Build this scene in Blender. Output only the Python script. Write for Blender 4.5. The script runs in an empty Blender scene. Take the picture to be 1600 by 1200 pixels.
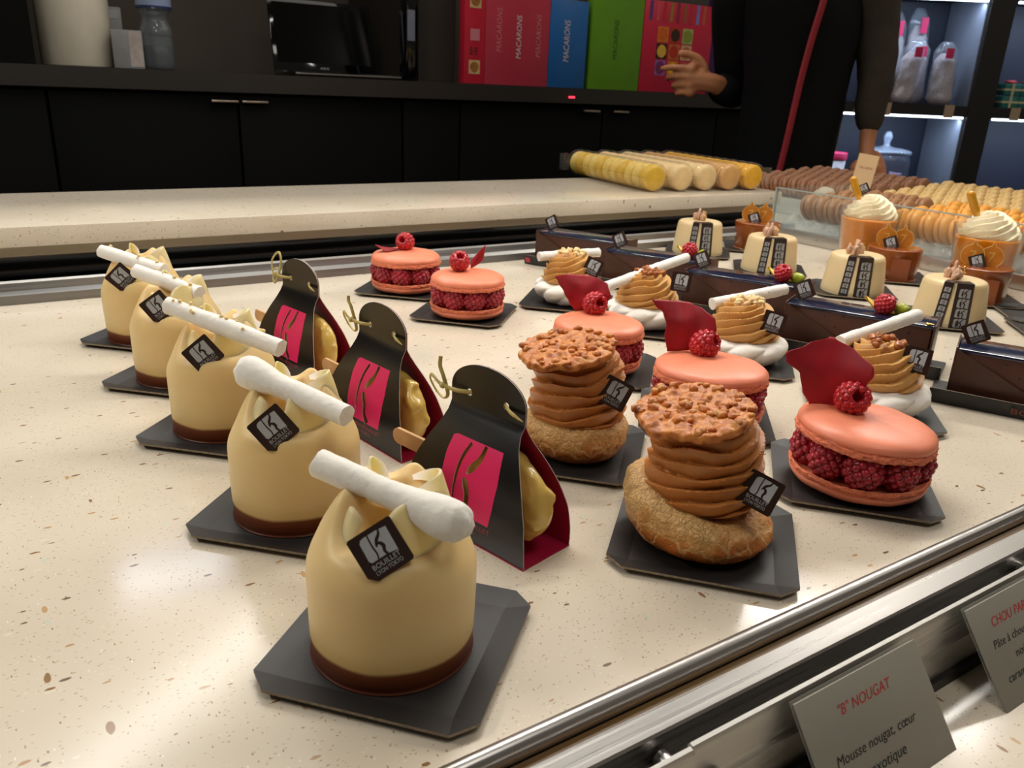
import bpy, bmesh, math, random
from math import sin, cos, pi, radians, atan2, sqrt, exp
from mathutils import Vector, Matrix, noise
from mathutils import geometry as mgeo

# ------------------------------------------------------------------ camera, world, lights, exposure
scene = bpy.context.scene
COL = scene.collection
cd = bpy.data.cameras.new('camera')
cam = bpy.data.objects.new('camera', cd); COL.objects.link(cam)
cd.sensor_fit = 'HORIZONTAL'; cd.sensor_width = 36.0; cd.lens = 36.0 * 1262 / 1600
cd.clip_start = 0.01; cd.clip_end = 50
M3 = Matrix(((0.841075, 0.154002, -0.518532), (-0.539361, 0.311442, -0.782364), (0.041007, 0.937703, 0.345009)))
cam.matrix_world = Matrix.Translation((0, 0, 0.21)) @ M3.to_4x4()
cd.dof.use_dof = True; cd.dof.focus_distance = 0.46; cd.dof.aperture_fstop = 26
scene.camera = cam

w = bpy.data.worlds.new('world'); scene.world = w; w.use_nodes = True
w.node_tree.nodes['Background'].inputs[0].default_value = (1.0, 0.86, 0.7, 1)
w.node_tree.nodes['Background'].inputs[1].default_value = 0.12

def area(name, loc, target, sx, sy, power, color, spread=180):
    l = bpy.data.lights.new(name, 'AREA'); l.shape = 'RECTANGLE'; l.size = sx; l.size_y = sy
    l.energy = power; l.color = color; l.spread = radians(spread)
    o = bpy.data.objects.new(name, l); COL.objects.link(o); o.location = loc
    d = Vector(target) - Vector(loc)
    o.rotation_euler = d.to_track_quat('-Z', 'Y').to_euler()
    return o
WARM = (1.0, 0.955, 0.88)
area('case_and_fill_light', (-0.52, 0.62, 0.60), (0.12, 0.40, 0), 0.28, 0.06, 2.6, WARM)
area('case_and_fill_light', (0.45, 0.585, 0.60), (0.4, 0.45, 0), 0.40, 0.04, 2.5, WARM)
area('case_and_fill_light', (1.10, 0.60, 0.62), (0.85, 0.5, 0), 0.40, 0.05, 3.0, WARM)
area('case_and_fill_light', (0.35, -0.20, 1.2), (0.35, 0.4, 0), 0.45, 0.35, 3.4, WARM)  # unseen frontal fill, added to lift the dark right sides of the cakes
area('counter_light', (0.1, 1.30, 0.9), (0.3, 1.0, 0), 1.6, 0.06, 5.4, (1.0, 0.99, 0.95))
area('strip_light', (0.13, 0.92, 0.36), (0.1, 0.35, 0), 0.12, 0.007, 0.13, (0.85, 0.92, 1.0))
area('ceiling_fill', (0.7, 1.7, 1.86), (0.7, 1.75, 0.2), 2.4, 1.1, 16, (1.0, 0.93, 0.82))  # unseen soft panel, sized to give rail and counter a broad sheen
area('ceiling_fill', (3.0, 0.6, 1.86), (3.0, 0.61, 0.2), 2.0, 2.4, 16, (1.0, 0.93, 0.82))  # second unseen panel, added so the front rail reflects something bright
scene.view_settings.view_transform = 'Standard'; scene.view_settings.look = 'None'
scene.view_settings.gamma = 1.0; scene.view_settings.use_curve_mapping = False
scene.view_settings.exposure = 0.0
scene.cycles.transparent_max_bounces = 24

# ------------------------------------------------------------------ materials
MATS = {}
def rgb(r, g, b):
    f = lambda c: (c / 255 / 12.92) if c / 255 <= 0.04045 else ((c / 255 + 0.055) / 1.055) ** 2.4
    return (f(r), f(g), f(b), 1)
class NT:
    def __init__(s, name):
        s.m = bpy.data.materials.new(name); s.m.use_nodes = True; s.t = s.m.node_tree; s.n = s.t.nodes
        s.p = s.n['Principled BSDF']; s.l = s.t.links
    def node(s, typ, **kw):
        n = s.n.new(typ)
        for k, v in kw.items(): setattr(n, k, v)
        return n
    def coord(s, scale=(1, 1, 1), rot=(0, 0, 0)):
        tc = s.node('ShaderNodeTexCoord'); mp = s.node('ShaderNodeMapping')
        mp.inputs['Scale'].default_value = scale; mp.inputs['Rotation'].default_value = rot
        s.l.new(tc.outputs['Object'], mp.inputs[0]); return mp.outputs[0]
    def noise(s, vec, scale, detail=3, rough=.5):
        n = s.node('ShaderNodeTexNoise'); n.inputs['Scale'].default_value = scale
        n.inputs['Detail'].default_value = detail; n.inputs['Roughness'].default_value = rough
        s.l.new(vec, n.inputs['Vector']); return n
    def vor(s, vec, scale, feature='F1', rnd=1.0):
        n = s.node('ShaderNodeTexVoronoi'); n.feature = feature; n.inputs['Scale'].default_value = scale
        n.inputs['Randomness'].default_value = rnd
        s.l.new(vec, n.inputs['Vector']); return n
    def ramp(s, fac, stops, interp='LINEAR'):
        r = s.node('ShaderNodeValToRGB'); cr = r.color_ramp; cr.interpolation = interp
        while len(cr.elements) < len(stops): cr.elements.new(0.5)
        for e, (p, c) in zip(cr.elements, stops):
            e.position = p; e.color = c
        s.l.new(fac, r.inputs[0]); return r.outputs[0]
    def mix(s, fac, a, b):
        m = s.node('ShaderNodeMix'); m.data_type = 'RGBA'
        for sock, v in ((m.inputs[0], fac), (m.inputs[6], a), (m.inputs[7], b)):
            if hasattr(v, 'is_linked'): s.l.new(v, sock)
            else: sock.default_value = v
        return m.outputs[2]
    def math(s, op, a, b=0.0):
        m = s.node('ShaderNodeMath'); m.operation = op
        for sock, v in ((m.inputs[0], a), (m.inputs[1], b)):
            if hasattr(v, 'is_linked'): s.l.new(v, sock)
            else: sock.default_value = v
        return m.outputs[0]
    def bump(s, h, strength=.3, dist=.001):
        b = s.node('ShaderNodeBump'); b.inputs['Strength'].default_value = strength; b.inputs['Distance'].default_value = dist
        s.l.new(h, b.inputs['Height']); s.l.new(b.outputs[0], s.p.inputs['Normal'])
    def base(s, v):
        if hasattr(v, 'is_linked'): s.l.new(v, s.p.inputs['Base Color'])
        else: s.p.inputs['Base Color'].default_value = v

def simple(name, col, rough=.5, metal=0, sss=0, sss_r=(.004, .002, .001), nscale=0, namp=.08, bump=0, bscale=300, bdist=.0005, coat=0, spec=.5, trans=0, ior=1.45, aniso=False):
    if name in MATS: return MATS[name]
    t = NT(name)
    if nscale:
        v = t.coord(); n = t.noise(v, nscale, 4)
        c2 = tuple(max(0, c * (1 - namp * 2)) for c in col[:3]) + (1,); c1 = tuple(min(1, c * (1 + namp)) for c in col[:3]) + (1,)
        t.base(t.ramp(n.outputs['Fac'], [(.3, c2), (.7, c1)]))
    else: t.base(col)
    if bump:
        v = t.coord(); n = t.noise(v, bscale, 4); t.bump(n.outputs['Fac'], bump, bdist)
    p = t.p.inputs
    p['Roughness'].default_value = rough; p['Metallic'].default_value = metal
    p['Specular IOR Level'].default_value = spec
    if sss:
        p['Subsurface Weight'].default_value = sss; p['Subsurface Radius'].default_value = sss_r; p['Subsurface Scale'].default_value = 1.0
    if coat: p['Coat Weight'].default_value = coat; p['Coat Roughness'].default_value = .08
    if trans: p['Transmission Weight'].default_value = trans; p['IOR'].default_value = ior
    MATS[name] = t.m; return t.m

def clear(name, tint=(1, 1, 1, 1), rough=.05, refl=.5, haze=0.0, hazecol=(1, 1, 1, 1)):
    """thin transparent plastic or glass: straight-through light plus a fresnel sheen and a little milky haze"""
    if name in MATS: return MATS[name]
    m = bpy.data.materials.new(name); m.use_nodes = True; t = m.node_tree; t.nodes.clear()
    out = t.nodes.new('ShaderNodeOutputMaterial'); tr = t.nodes.new('ShaderNodeBsdfTransparent'); gl = t.nodes.new('ShaderNodeBsdfGlossy')
    df = t.nodes.new('ShaderNodeBsdfDiffuse'); fr = t.nodes.new('ShaderNodeLayerWeight'); mx = t.nodes.new('ShaderNodeMixShader'); m2 = t.nodes.new('ShaderNodeMixShader')
    tr.inputs[0].default_value = tint; gl.inputs['Roughness'].default_value = rough; df.inputs[0].default_value = hazecol
    fr.inputs[0].default_value = .5
    pw = t.nodes.new('ShaderNodeMath'); pw.operation = 'POWER'; pw.inputs[1].default_value = 3.5; t.links.new(fr.outputs['Facing'], pw.inputs[0])
    ma = t.nodes.new('ShaderNodeMath'); ma.operation = 'MULTIPLY_ADD'; ma.inputs[1].default_value = refl; ma.inputs[2].default_value = .045; t.links.new(pw.outputs[0], ma.inputs[0])
    t.links.new(ma.outputs[0], mx.inputs[0]); t.links.new(m2.outputs[0], mx.inputs[1]); t.links.new(gl.outputs[0], mx.inputs[2])
    m2.inputs[0].default_value = haze; t.links.new(tr.outputs[0], m2.inputs[1]); t.links.new(df.outputs[0], m2.inputs[2])
    t.links.new(mx.outputs[0], out.inputs[0]); MATS[name] = m; return m

def emit(name, col, s):
    m = bpy.data.materials.new(name); m.use_nodes = True; t = m.node_tree; t.nodes.clear()
    o = t.nodes.new('ShaderNodeOutputMaterial'); e = t.nodes.new('ShaderNodeEmission'); e.inputs[0].default_value = col; e.inputs[1].default_value = s
    t.links.new(e.outputs[0], o.inputs[0]); return m

def quartz_mat():
    t = NT('speckled_quartz'); v = t.coord(); vs = t.coord((1, 2.6, 1), (0, 0, .5)); vs2 = t.coord((2.4, 1, 1), (0, 0, -.4))
    n = t.noise(v, 9, 3); basec = t.ramp(n.outputs['Fac'], [(.3, rgb(212, 199, 178)), (.7, rgb(223, 211, 192))])
    def chips(vec, scale, size, thr, col, prev):
        vo = t.vor(vec, scale); wv = t.noise(vec, scale * 2.5, 2)
        d = t.math('ADD', vo.outputs['Distance'], t.math('MULTIPLY', wv.outputs['Fac'], size * .9))
        a = t.math('LESS_THAN', d, size)
        sep = t.node('ShaderNodeSeparateColor'); t.l.new(vo.outputs['Color'], sep.inputs[0])
        b = t.math('LESS_THAN', sep.outputs[0], thr)
        f = t.math('MULTIPLY', a, b)
        colr = t.ramp(sep.outputs[1], col, 'CONSTANT')
        return t.mix(f, prev, colr)
    c = chips(vs, 420, .42, .30, [(0, rgb(180, 160, 132)), (.5, rgb(160, 138, 110)), (.85, rgb(234, 224, 206))], basec)
    c = chips(vs2, 260, .30, .24, [(0, rgb(150, 122, 92)), (.5, rgb(188, 160, 125)), (.8, rgb(240, 232, 216))], c)
    c = chips(vs, 95, .34, .20, [(0, rgb(138, 100, 66)), (.3, rgb(186, 150, 110)), (.6, rgb(226, 214, 194)), (.8, rgb(118, 98, 80))], c)
    c = chips(vs2, 42, .22, .25, [(0, rgb(196, 160, 118)), (.35, rgb(150, 116, 82)), (.6, rgb(206, 206, 190)), (.85, rgb(205, 178, 150))], c)
    t.base(c); t.p.inputs['Roughness'].default_value = .16; t.p.inputs['Specular IOR Level'].default_value = .40
    return t.m

def metal_mat(name, col, rough):
    t = NT(name); v = t.coord((2, 300, 300)); n = t.noise(v, 3, 3)
    t.base(col); t.p.inputs['Metallic'].default_value = 1
    r = t.ramp(n.outputs['Fac'], [(.3, (rough * .75,) * 3 + (1,)), (.7, (rough * 1.25,) * 3 + (1,))]); t.l.new(r, t.p.inputs['Roughness'])
    t.bump(n.outputs['Fac'], .08, .0003); return t.m

QUARTZ = quartz_mat()
STEEL = metal_mat('brushed_steel', (.50, .48, .46, 1), .32)
STEEL3 = metal_mat('dull_steel', (.34, .33, .32, 1), .40)
STEEL2 = metal_mat('satin_steel', (.58, .56, .53, 1), .42)
BLACKBOARD = simple('black_card', rgb(36, 33, 32), .5, nscale=60, namp=.06, bump=.05, bscale=900)
CARDEDGE = simple('card_edge', rgb(150, 134, 112), .8, nscale=500, namp=.2)
PLAQUE = simple('dark_chocolate', rgb(46, 24, 16), .38, nscale=80, namp=.1)
PRINT = simple('silver_print', rgb(176, 178, 180), .45, nscale=200, namp=.03)
WHITECHOC = None
def nougat_mat():
    t = NT('cream_mousse'); v = t.coord(); sx = t.node('ShaderNodeSeparateXYZ'); t.l.new(v, sx.inputs[0])
    n = t.noise(v, 35, 2); n2 = t.noise(v, 220, 3)
    h = t.math('ADD', sx.outputs['Z'], t.math('MULTIPLY', n.outputs['Fac'], .0022))
    c = t.ramp(t.math('MULTIPLY', h, 100), [(0, rgb(86, 38, 14)), (.50, rgb(108, 52, 20)), (.80, rgb(116, 60, 26)), (.99, rgb(222, 190, 132))])
    c = t.ramp(t.math('MULTIPLY', h, 50), [(0, rgb(84, 34, 14)), (.34, rgb(112, 54, 22)), (.48, rgb(128, 70, 34)), (.56, rgb(230, 196, 130)), (.9, rgb(234, 204, 144))])
    t.base(c); p = t.p.inputs; p['Roughness'].default_value = .42; p['Specular IOR Level'].default_value = .35
    p['Subsurface Weight'].default_value = .5; p['Subsurface Radius'].default_value = (.006, .004, .002); p['Subsurface Scale'].default_value = 1
    t.bump(n2.outputs['Fac'], .06, .0005); return t.m
NOUGAT = nougat_mat()
SHEET = simple('white_chocolate_sheet', rgb(238, 214, 158), .45, sss=.6, sss_r=(.006, .005, .003), nscale=60, namp=.03, bump=.05, bscale=250)
MERINGUE = simple('white_meringue', rgb(240, 235, 226), .75, sss=.3, sss_r=(.003, .003, .002), nscale=120, namp=.02, bump=.45, bscale=330, bdist=.0008)
NUT = simple('chopped_nut', rgb(238, 208, 150), .5, nscale=200, namp=.06, bump=.3, bscale=500)
CARAMELNUT = simple('caramelised_nut', rgb(178, 104, 48), .3, sss=.2, nscale=150, namp=.25, bump=.4, bscale=500)
SHELL = simple('salmon_macaron', rgb(240, 142, 108), .42, sss=.25, sss_r=(.004, .002, .001), nscale=60, namp=.04, bump=.08, bscale=600)
FOOT = simple('macaron_foot', rgb(238, 130, 92), .75, sss=.2, nscale=400, namp=.12, bump=.8, bscale=900, bdist=.001)
RASP = simple('raspberry_skin', rgb(196, 30, 42), .34, sss=.35, sss_r=(.004, .001, .001), nscale=120, namp=.15, coat=.25)
RASPD = simple('ripe_raspberry_skin', rgb(166, 26, 44), .38, sss=.3, sss_r=(.004, .001, .001), nscale=120, namp=.18, coat=.2)
PETAL = simple('rose_petal', rgb(158, 8, 30), .55, sss=.2, sss_r=(.002, .0005, .0005), nscale=60, namp=.14, bump=.1, bscale=200)
COFFEE = simple('praline_cream', rgb(186, 120, 58), .42, sss=.35, sss_r=(.004, .002, .001), nscale=60, namp=.05, bump=.12, bscale=500)
COFFEE2 = simple('coffee_cream', rgb(206, 156, 88), .5, sss=.35, sss_r=(.004, .003, .001), nscale=60, namp=.05, bump=.15, bscale=500)
YELLOWGLAZE = simple('yellow_glaze', rgb(222, 188, 100), .26, sss=.4, sss_r=(.005, .004, .001), nscale=80, namp=.06, bump=.1, bscale=250, coat=.4)
WOOD = simple('birch_wood', rgb(206, 160, 110), .6, nscale=90, namp=.08)
BAMBOO = simple('bamboo', rgb(196, 178, 108), .5, nscale=200, namp=.12)
BAGBLACK = simple('glossy_black_card', rgb(20, 18, 19), .28, nscale=40, namp=.1)
BAGPINK = simple('magenta_card', rgb(226, 26, 98), .4, nscale=40, namp=.03)
BAGPINKIN = simple('crimson_card', rgb(160, 14, 56), .45, nscale=40, namp=.03)
CARDWHITE = simple('white_card_edge', rgb(200, 190, 178), .7, nscale=100, namp=.04)
PINKPRINT = simple('pink_print', rgb(170, 74, 84), .5, nscale=100, namp=.03)

def choux_mat():
    t = NT('choux_crust'); v = t.coord(); sx = t.node('ShaderNodeSeparateXYZ'); t.l.new(v, sx.inputs[0])
    n = t.noise(v, 60, 5, .65); nd = t.noise(v, 130, 4); n3 = t.noise(v, 480, 4)
    vm = t.node('ShaderNodeVectorMath'); vm.operation = 'MULTIPLY_ADD'; t.l.new(nd.outputs['Color'], vm.inputs[0]); vm.inputs[1].default_value = (.012, .012, .010); t.l.new(v, vm.inputs[2])
    vo = t.vor(vm.outputs[0], 85, 'DISTANCE_TO_EDGE'); vo2 = t.vor(vm.outputs[0], 330, 'DISTANCE_TO_EDGE')
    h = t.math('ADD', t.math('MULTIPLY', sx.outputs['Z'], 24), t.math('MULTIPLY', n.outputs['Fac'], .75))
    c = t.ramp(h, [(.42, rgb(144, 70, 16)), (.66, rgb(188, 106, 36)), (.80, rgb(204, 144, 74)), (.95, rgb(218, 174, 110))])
    e = t.ramp(vo.outputs['Distance'], [(0, (0, 0, 0, 1)), (.11, (1, 1, 1, 1))]); e2 = t.ramp(vo2.outputs['Distance'], [(0, (0, 0, 0, 1)), (.14, (1, 1, 1, 1))])
    hz = t.ramp(h, [(.45, (.25, .25, .25, 1)), (.68, (.8, .8, .8, 1)), (.9, (.2, .2, .2, 1))])
    c = t.mix(t.math('MULTIPLY', t.math('SUBTRACT', 1.0, e), hz), c, rgb(226, 186, 122))
    hi = t.ramp(h, [(.72, (0, 0, 0, 1)), (.86, (.5, .5, .5, 1))])
    c = t.mix(t.math('MULTIPLY', t.math('SUBTRACT', 1.0, e2), hi), c, rgb(168, 112, 56))
    t.base(c); t.p.inputs['Roughness'].default_value = .5
    hh = t.math('ADD', t.math('MULTIPLY', e, .35), t.math('ADD', t.math('MULTIPLY', t.math('MULTIPLY', e2, hi), .5), n3.outputs['Fac'])); t.bump(hh, .8, .0012); return t.m
CHOUX = choux_mat()

# ------------------------------------------------------------------ mesh helpers
def obj(name, V, F, mats, parent=None, smooth=True, fm=None):
    me = bpy.data.meshes.new(name); me.from_pydata([tuple(v) for v in V], [], F)
    if not isinstance(mats, (list, tuple)): mats = [mats]
    for m in mats: me.materials.append(m)
    if fm: me.polygons.foreach_set('material_index', fm)
    if smooth is True: me.polygons.foreach_set('use_smooth', [True] * len(me.polygons))
    me.update()
    o = bpy.data.objects.new(name, me); COL.objects.link(o)
    if parent: o.parent = parent
    return o
def autosmooth(o, ang=35):
    me = o.data; bm = bmesh.new(); bm.from_mesh(me); bmesh.ops.recalc_face_normals(bm, faces=bm.faces)
    a = radians(ang)
    for e in bm.edges: e.smooth = not (len(e.link_faces) == 2 and e.calc_face_angle(0) > a)
    for f in bm.faces: f.smooth = True
    bm.to_mesh(me); bm.free(); return o
class MB:
    def __init__(s): s.V = []; s.F = []; s.M = []
    def add(s, VF, mi=0, mat=None):
        n = len(s.V)
        s.V += [(mat @ Vector(v)) if mat else Vector(v) for v in VF[0]]
        s.F += [tuple(i + n for i in f) for f in VF[1]]; s.M += [mi] * len(VF[1]); return s
    def build(s, name, mats, parent=None, smooth=True, ang=None):
        o = obj(name, s.V, s.F, mats, parent, smooth, s.M)
        if ang: autosmooth(o, ang)
        return o
def box(x0, x1, y0, y1, z0, z1, bev=0):
    if not bev:
        V = [(x, y, z) for x in (x0, x1) for y in (y0, y1) for z in (z0, z1)]
        return V, [(0, 1, 3, 2), (4, 6, 7, 5), (0, 4, 5, 1), (2, 3, 7, 6), (0, 2, 6, 4), (1, 5, 7, 3)]
    bm = bmesh.new(); bmesh.ops.create_cube(bm, size=1)
    for v in bm.verts: v.co = Vector(((x0 + x1) / 2 + v.co.x * (x1 - x0), (y0 + y1) / 2 + v.co.y * (y1 - y0), (z0 + z1) / 2 + v.co.z * (z1 - z0)))
    bmesh.ops.bevel(bm, geom=bm.edges[:], offset=bev, segments=2, affect='EDGES', profile=.5)
    V = [v.co.copy() for v in bm.verts]; bm.verts.index_update(); F = [tuple(v.index for v in f.verts) for f in bm.faces]; bm.free(); return V, F
def grid(fn, nu, nv, cu=False, cv=False, capv0=False, capv1=False):
    """fn(u, v) with u, v in 0..1 ; cu closes u"""
    V = []; F = []
    NU = nu if cu else nu + 1; NV = nv if cv else nv + 1
    for j in range(NV):
        for i in range(NU): V.append(fn(i / nu, j / nv))
    for j in range(nv):
        for i in range(nu):
            F.append((j * NU + i, j * NU + (i + 1) % NU, ((j + 1) % NV) * NU + (i + 1) % NU, ((j + 1) % NV) * NU + i))
    if capv0: F.append(tuple(range(NU))[::-1])
    if capv1: F.append(tuple((NV - 1) * NU + i for i in range(NU)))
    return V, F
def lathe(prof, n=48, disp=None):
    def fn(u, v):
        k = v * (len(prof) - 1); i = min(int(round(k)), len(prof) - 1); r, z = prof[i]; a = 2 * pi * u
        if disp: r, z = disp(a, r, z)
        return (r * cos(a), r * sin(a), z)
    return grid(fn, n, len(prof) - 1, cu=True)
def smoothprof(pts, n=6):
    out = []
    P = [pts[0]] + list(pts) + [pts[-1]]
    for i in range(1, len(P) - 2):
        for k in range(n):
            t = k / n; p0, p1, p2, p3 = P[i - 1], P[i], P[i + 1], P[i + 2]
            out.append(tuple(.5 * ((2 * p1[d]) + (-p0[d] + p2[d]) * t + (2 * p0[d] - 5 * p1[d] + 4 * p2[d] - p3[d]) * t * t + (-p0[d] + 3 * p1[d] - 3 * p2[d] + p3[d]) * t ** 3) for d in range(len(p1))))
    out.append(tuple(pts[-1])); return out
def sweep(path, prof, scale=None, twist=0, caps=True, closed=True):
    """path: list of Vector, prof: list of (a,b); scale(t)->float"""
    path = [Vector(p) for p in path]; n = len(path); V = []; F = []; m = len(prof)
    T = [((path[min(i + 1, n - 1)] - path[max(i - 1, 0)]).normalized()) for i in range(n)]
    up = Vector((0, 0, 1)) if abs(T[0].z) < .9 else Vector((1, 0, 0))
    N = (up - T[0] * up.dot(T[0])).normalized()
    for i in range(n):
        N = (N - T[i] * N.dot(T[i])).normalized(); B = T[i].cross(N); s = scale(i / (n - 1)) if scale else 1; tw = twist * i / (n - 1)
        for a, b in prof:
            a2 = a * cos(tw) - b * sin(tw); b2 = a * sin(tw) + b * cos(tw)
            V.append(path[i] + N * (a2 * s) + B * (b2 * s))
    for i in range(n - 1):
        for k in range(m if closed else m - 1): F.append((i * m + k, i * m + (k + 1) % m, (i + 1) * m + (k + 1) % m, (i + 1) * m + k))
    if caps and closed: F.append(tuple(range(m))[::-1]); F.append(tuple((n - 1) * m + k for k in range(m)))
    return V, F
def circ(r, n=12): return [(r * cos(2 * pi * k / n), r * sin(2 * pi * k / n)) for k in range(n)]
def ico(r, sub=1, sq=(1, 1, 1)):
    bm = bmesh.new(); bmesh.ops.create_icosphere(bm, subdivisions=sub, radius=r)
    V = [(v.co.x * sq[0], v.co.y * sq[1], v.co.z * sq[2]) for v in bm.verts]; F = [tuple(v.index for v in f.verts) for f in bm.faces]; bm.free(); return V, F
def lump(r, seed, sub=2, amp=.3, sq=(1, 1, 1), fr=1.3):
    V, F = ico(r, sub, sq); o = Vector((seed * 7.1, seed * 3.3, seed * 1.7))
    return [Vector(v) * (1 + amp * noise.noise(Vector(v) / r * fr + o)) for v in V], F
def basis(c, u, n):
    u = Vector(u).normalized(); n = Vector(n); n = (n - u * n.dot(u)).normalized(); v = n.cross(u)
    return Matrix((( u.x, v.x, n.x, c[0]), (u.y, v.y, n.y, c[1]), (u.z, v.z, n.z, c[2]), (0, 0, 0, 1)))
TR = Matrix.Translation
def RZ(a): return Matrix.Rotation(a, 4, 'Z')
def RX(a): return Matrix.Rotation(a, 4, 'X')
def RY(a): return Matrix.Rotation(a, 4, 'Y')
def tag(o, label, cat, group=None, kind=None):
    if label: o['label'] = label
    if cat: o['category'] = cat
    if group: o['group'] = group
    if kind: o['kind'] = kind
    return o
def thing(name, label, cat, loc=(0, 0, 0), rz=0, group=None):
    o = bpy.data.objects.new(name, None); COL.objects.link(o); o.location = loc; o.rotation_euler = (0, 0, rz); o.empty_display_size = .02
    return tag(o, label, cat, group)
def struct(name, VF, m, ang=None):
    o = obj(name, VF[0], VF[1], m, None, bool(ang)); o['kind'] = 'structure'
    if ang: autosmooth(o, ang)
    return o
def cyl(r, z0, z1, n=32, r2=None):
    r2 = r if r2 is None else r2
    return grid(lambda u, v: ((r + (r2 - r) * v) * cos(2 * pi * u), (r + (r2 - r) * v) * sin(2 * pi * u), z0 + (z1 - z0) * v), n, 1, cu=True, capv0=True, capv1=True)
def extrude(poly, z0, z1):
    n = len(poly); V = [(x, y, z0) for x, y in poly] + [(x, y, z1) for x, y in poly]
    return V, [tuple(range(n))[::-1], tuple(range(n, 2 * n))] + [(i, (i + 1) % n, n + (i + 1) % n, n + i) for i in range(n)]

_font_cache = {}
def text_vf(s, width=None, height=None, shear=0.0, align='C'):
    """letters as a flat mesh in the XY plane, centred on x, baseline at y=0"""
    key = (s, shear)
    if key not in _font_cache:
        cu = bpy.data.curves.new('t', 'FONT'); cu.body = s; cu.shear = shear; cu.resolution_u = 3
        o = bpy.data.objects.new('t', cu); COL.objects.link(o)
        dg = bpy.context.evaluated_depsgraph_get(); me = bpy.data.meshes.new_from_object(o.evaluated_get(dg))
        V = [v.co.copy() for v in me.vertices]; F = [tuple(p.vertices) for p in me.polygons]
        bpy.data.objects.remove(o); bpy.data.curves.remove(cu); bpy.data.meshes.remove(me); _font_cache[key] = (V, F)
    V, F = _font_cache[key]
    x0 = min(v.x for v in V); x1 = max(v.x for v in V); y1 = max(v.y for v in V)
    sx = (width / (x1 - x0)) if width else None; sy = (height / y1) if height else None
    if sx is None: sx = sy
    if sy is None: sy = sx
    off = {'C': (x0 + x1) / 2, 'L': x0}[align]
    return [Vector(((v.x - off) * sx, v.y * sy, 0)) for v in V], F
def stroke(pts, wd, z=0, n=6):
    """flat tapered ribbon along a smoothed path; wd list of widths"""
    P = smoothprof([(*p, w_) for p, w_ in zip(pts, wd)], n); V = []; F = []
    for i, (x, y, w_) in enumerate(P):
        a = P[max(i - 1, 0)]; b = P[min(i + 1, len(P) - 1)]; dx, dy = b[0] - a[0], b[1] - a[1]; L = sqrt(dx * dx + dy * dy) or 1
        V += [(x - dy / L * w_ / 2, y + dx / L * w_ / 2, z), (x + dy / L * w_ / 2, y - dx / L * w_ / 2, z)]
        if i: F.append((2 * i - 2, 2 * i - 1, 2 * i + 1, 2 * i))
    return V, F
def logo_vf(text=True):
    mb = MB()
    plate = [(-.27, -.13), (.10, -.13), (.31, -.17), (.33, .36), (.10, .39), (-.18, .39), (-.25, .37), (-.29, .31), (-.30, .1), (-.31, -.07)]
    mb.add(([(x, y, .0) for x, y in plate], [tuple(range(len(plate)))[::-1]]), 0)
    mb.add(stroke([(-.085, .41), (-.10, .15), (-.09, -.02), (-.12, -.15)], [.030, .036, .036, .03], .006), 1)
    mb.add(stroke([(.17, .41), (.13, .30), (.04, .22), (-.02, .12), (-.01, .08)], [.03, .055, .07, .04, .012], .006), 1)
    mb.add(stroke([(-.03, .11), (.05, .14), (.10, .05), (.07, -.05), (.10, -.17)], [.012, .06, .075, .06, .05], .006), 1)
    if text:
        mb.add(text_vf('BOUILLET', .62, .105), 0, TR((0, -.285, 0)))
        mb.add(text_vf('LYON\u00b7TOKYO', .60, .085), 0, TR((0, -.405, 0)))
    return mb
def add_plaque(parent, M, s=.0172, chop='bl', thick=.0016):
    """chocolate plaque lying in the XY plane of M, centred"""
    h = s / 2; c = s * .10
    poly = [(-h + c * (1.6 if 'b' in chop else .5), -h), (h - c * .5, -h), (h, -h + c * .5), (h, h - c * .4), (h - c * .4, h), (-h + c * .4, h), (-h, h - c * .4), (-h, -h + c * (1.6 if 'b' in chop else .5))]
    V, F = extrude(poly, -thick, 0)
    p = obj('chocolate_plaque', [M @ Vector(v) for v in V], F, PLAQUE, parent, False); autosmooth(p, 30)
    L = logo_vf(); SM = M @ TR((0, 0, .00012)) @ Matrix.Diagonal((s, s, s * .1, 1))
    o = MB()
    for v in L.V: o.V.append(SM @ v)
    o.F = L.F; o.M = L.M
    lg = o.build('printed_logo', [PRINT, PLAQUE], p, smooth=False); lg['label'] = 'silver printed B logo and lettering'
    return p

# ------------------------------------------------------------------ the counter and front rail
struct('floor', box(-2.0, 5.2, -1.6, 4.2, -.97, -.92), simple('dark_floor', rgb(40, 36, 33), .4, nscale=4))
ctr = obj('display_counter', *box(-1.2, 2.4, .1795, .868, -.03, 0), QUARTZ, smooth=False)
tag(ctr, 'long cream speckled quartz display surface that all the pastries stand on', 'counter')
apron = obj('lower_shelf', *box(-1.2, 2.4, -.02, .1375, -.06, -.036), QUARTZ, smooth=False)
tag(apron, 'lower cream speckled ledge in front of the steel rails, under the product cards', 'shelf')
body = obj('counter_base', *box(-1.2, 2.4, .02, .86, -.92, -.061), simple('dark_panel', rgb(30, 27, 25), .5, nscale=5), smooth=False)
tag(body, 'dark base cabinet under the speckled display counter', 'counter')

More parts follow.
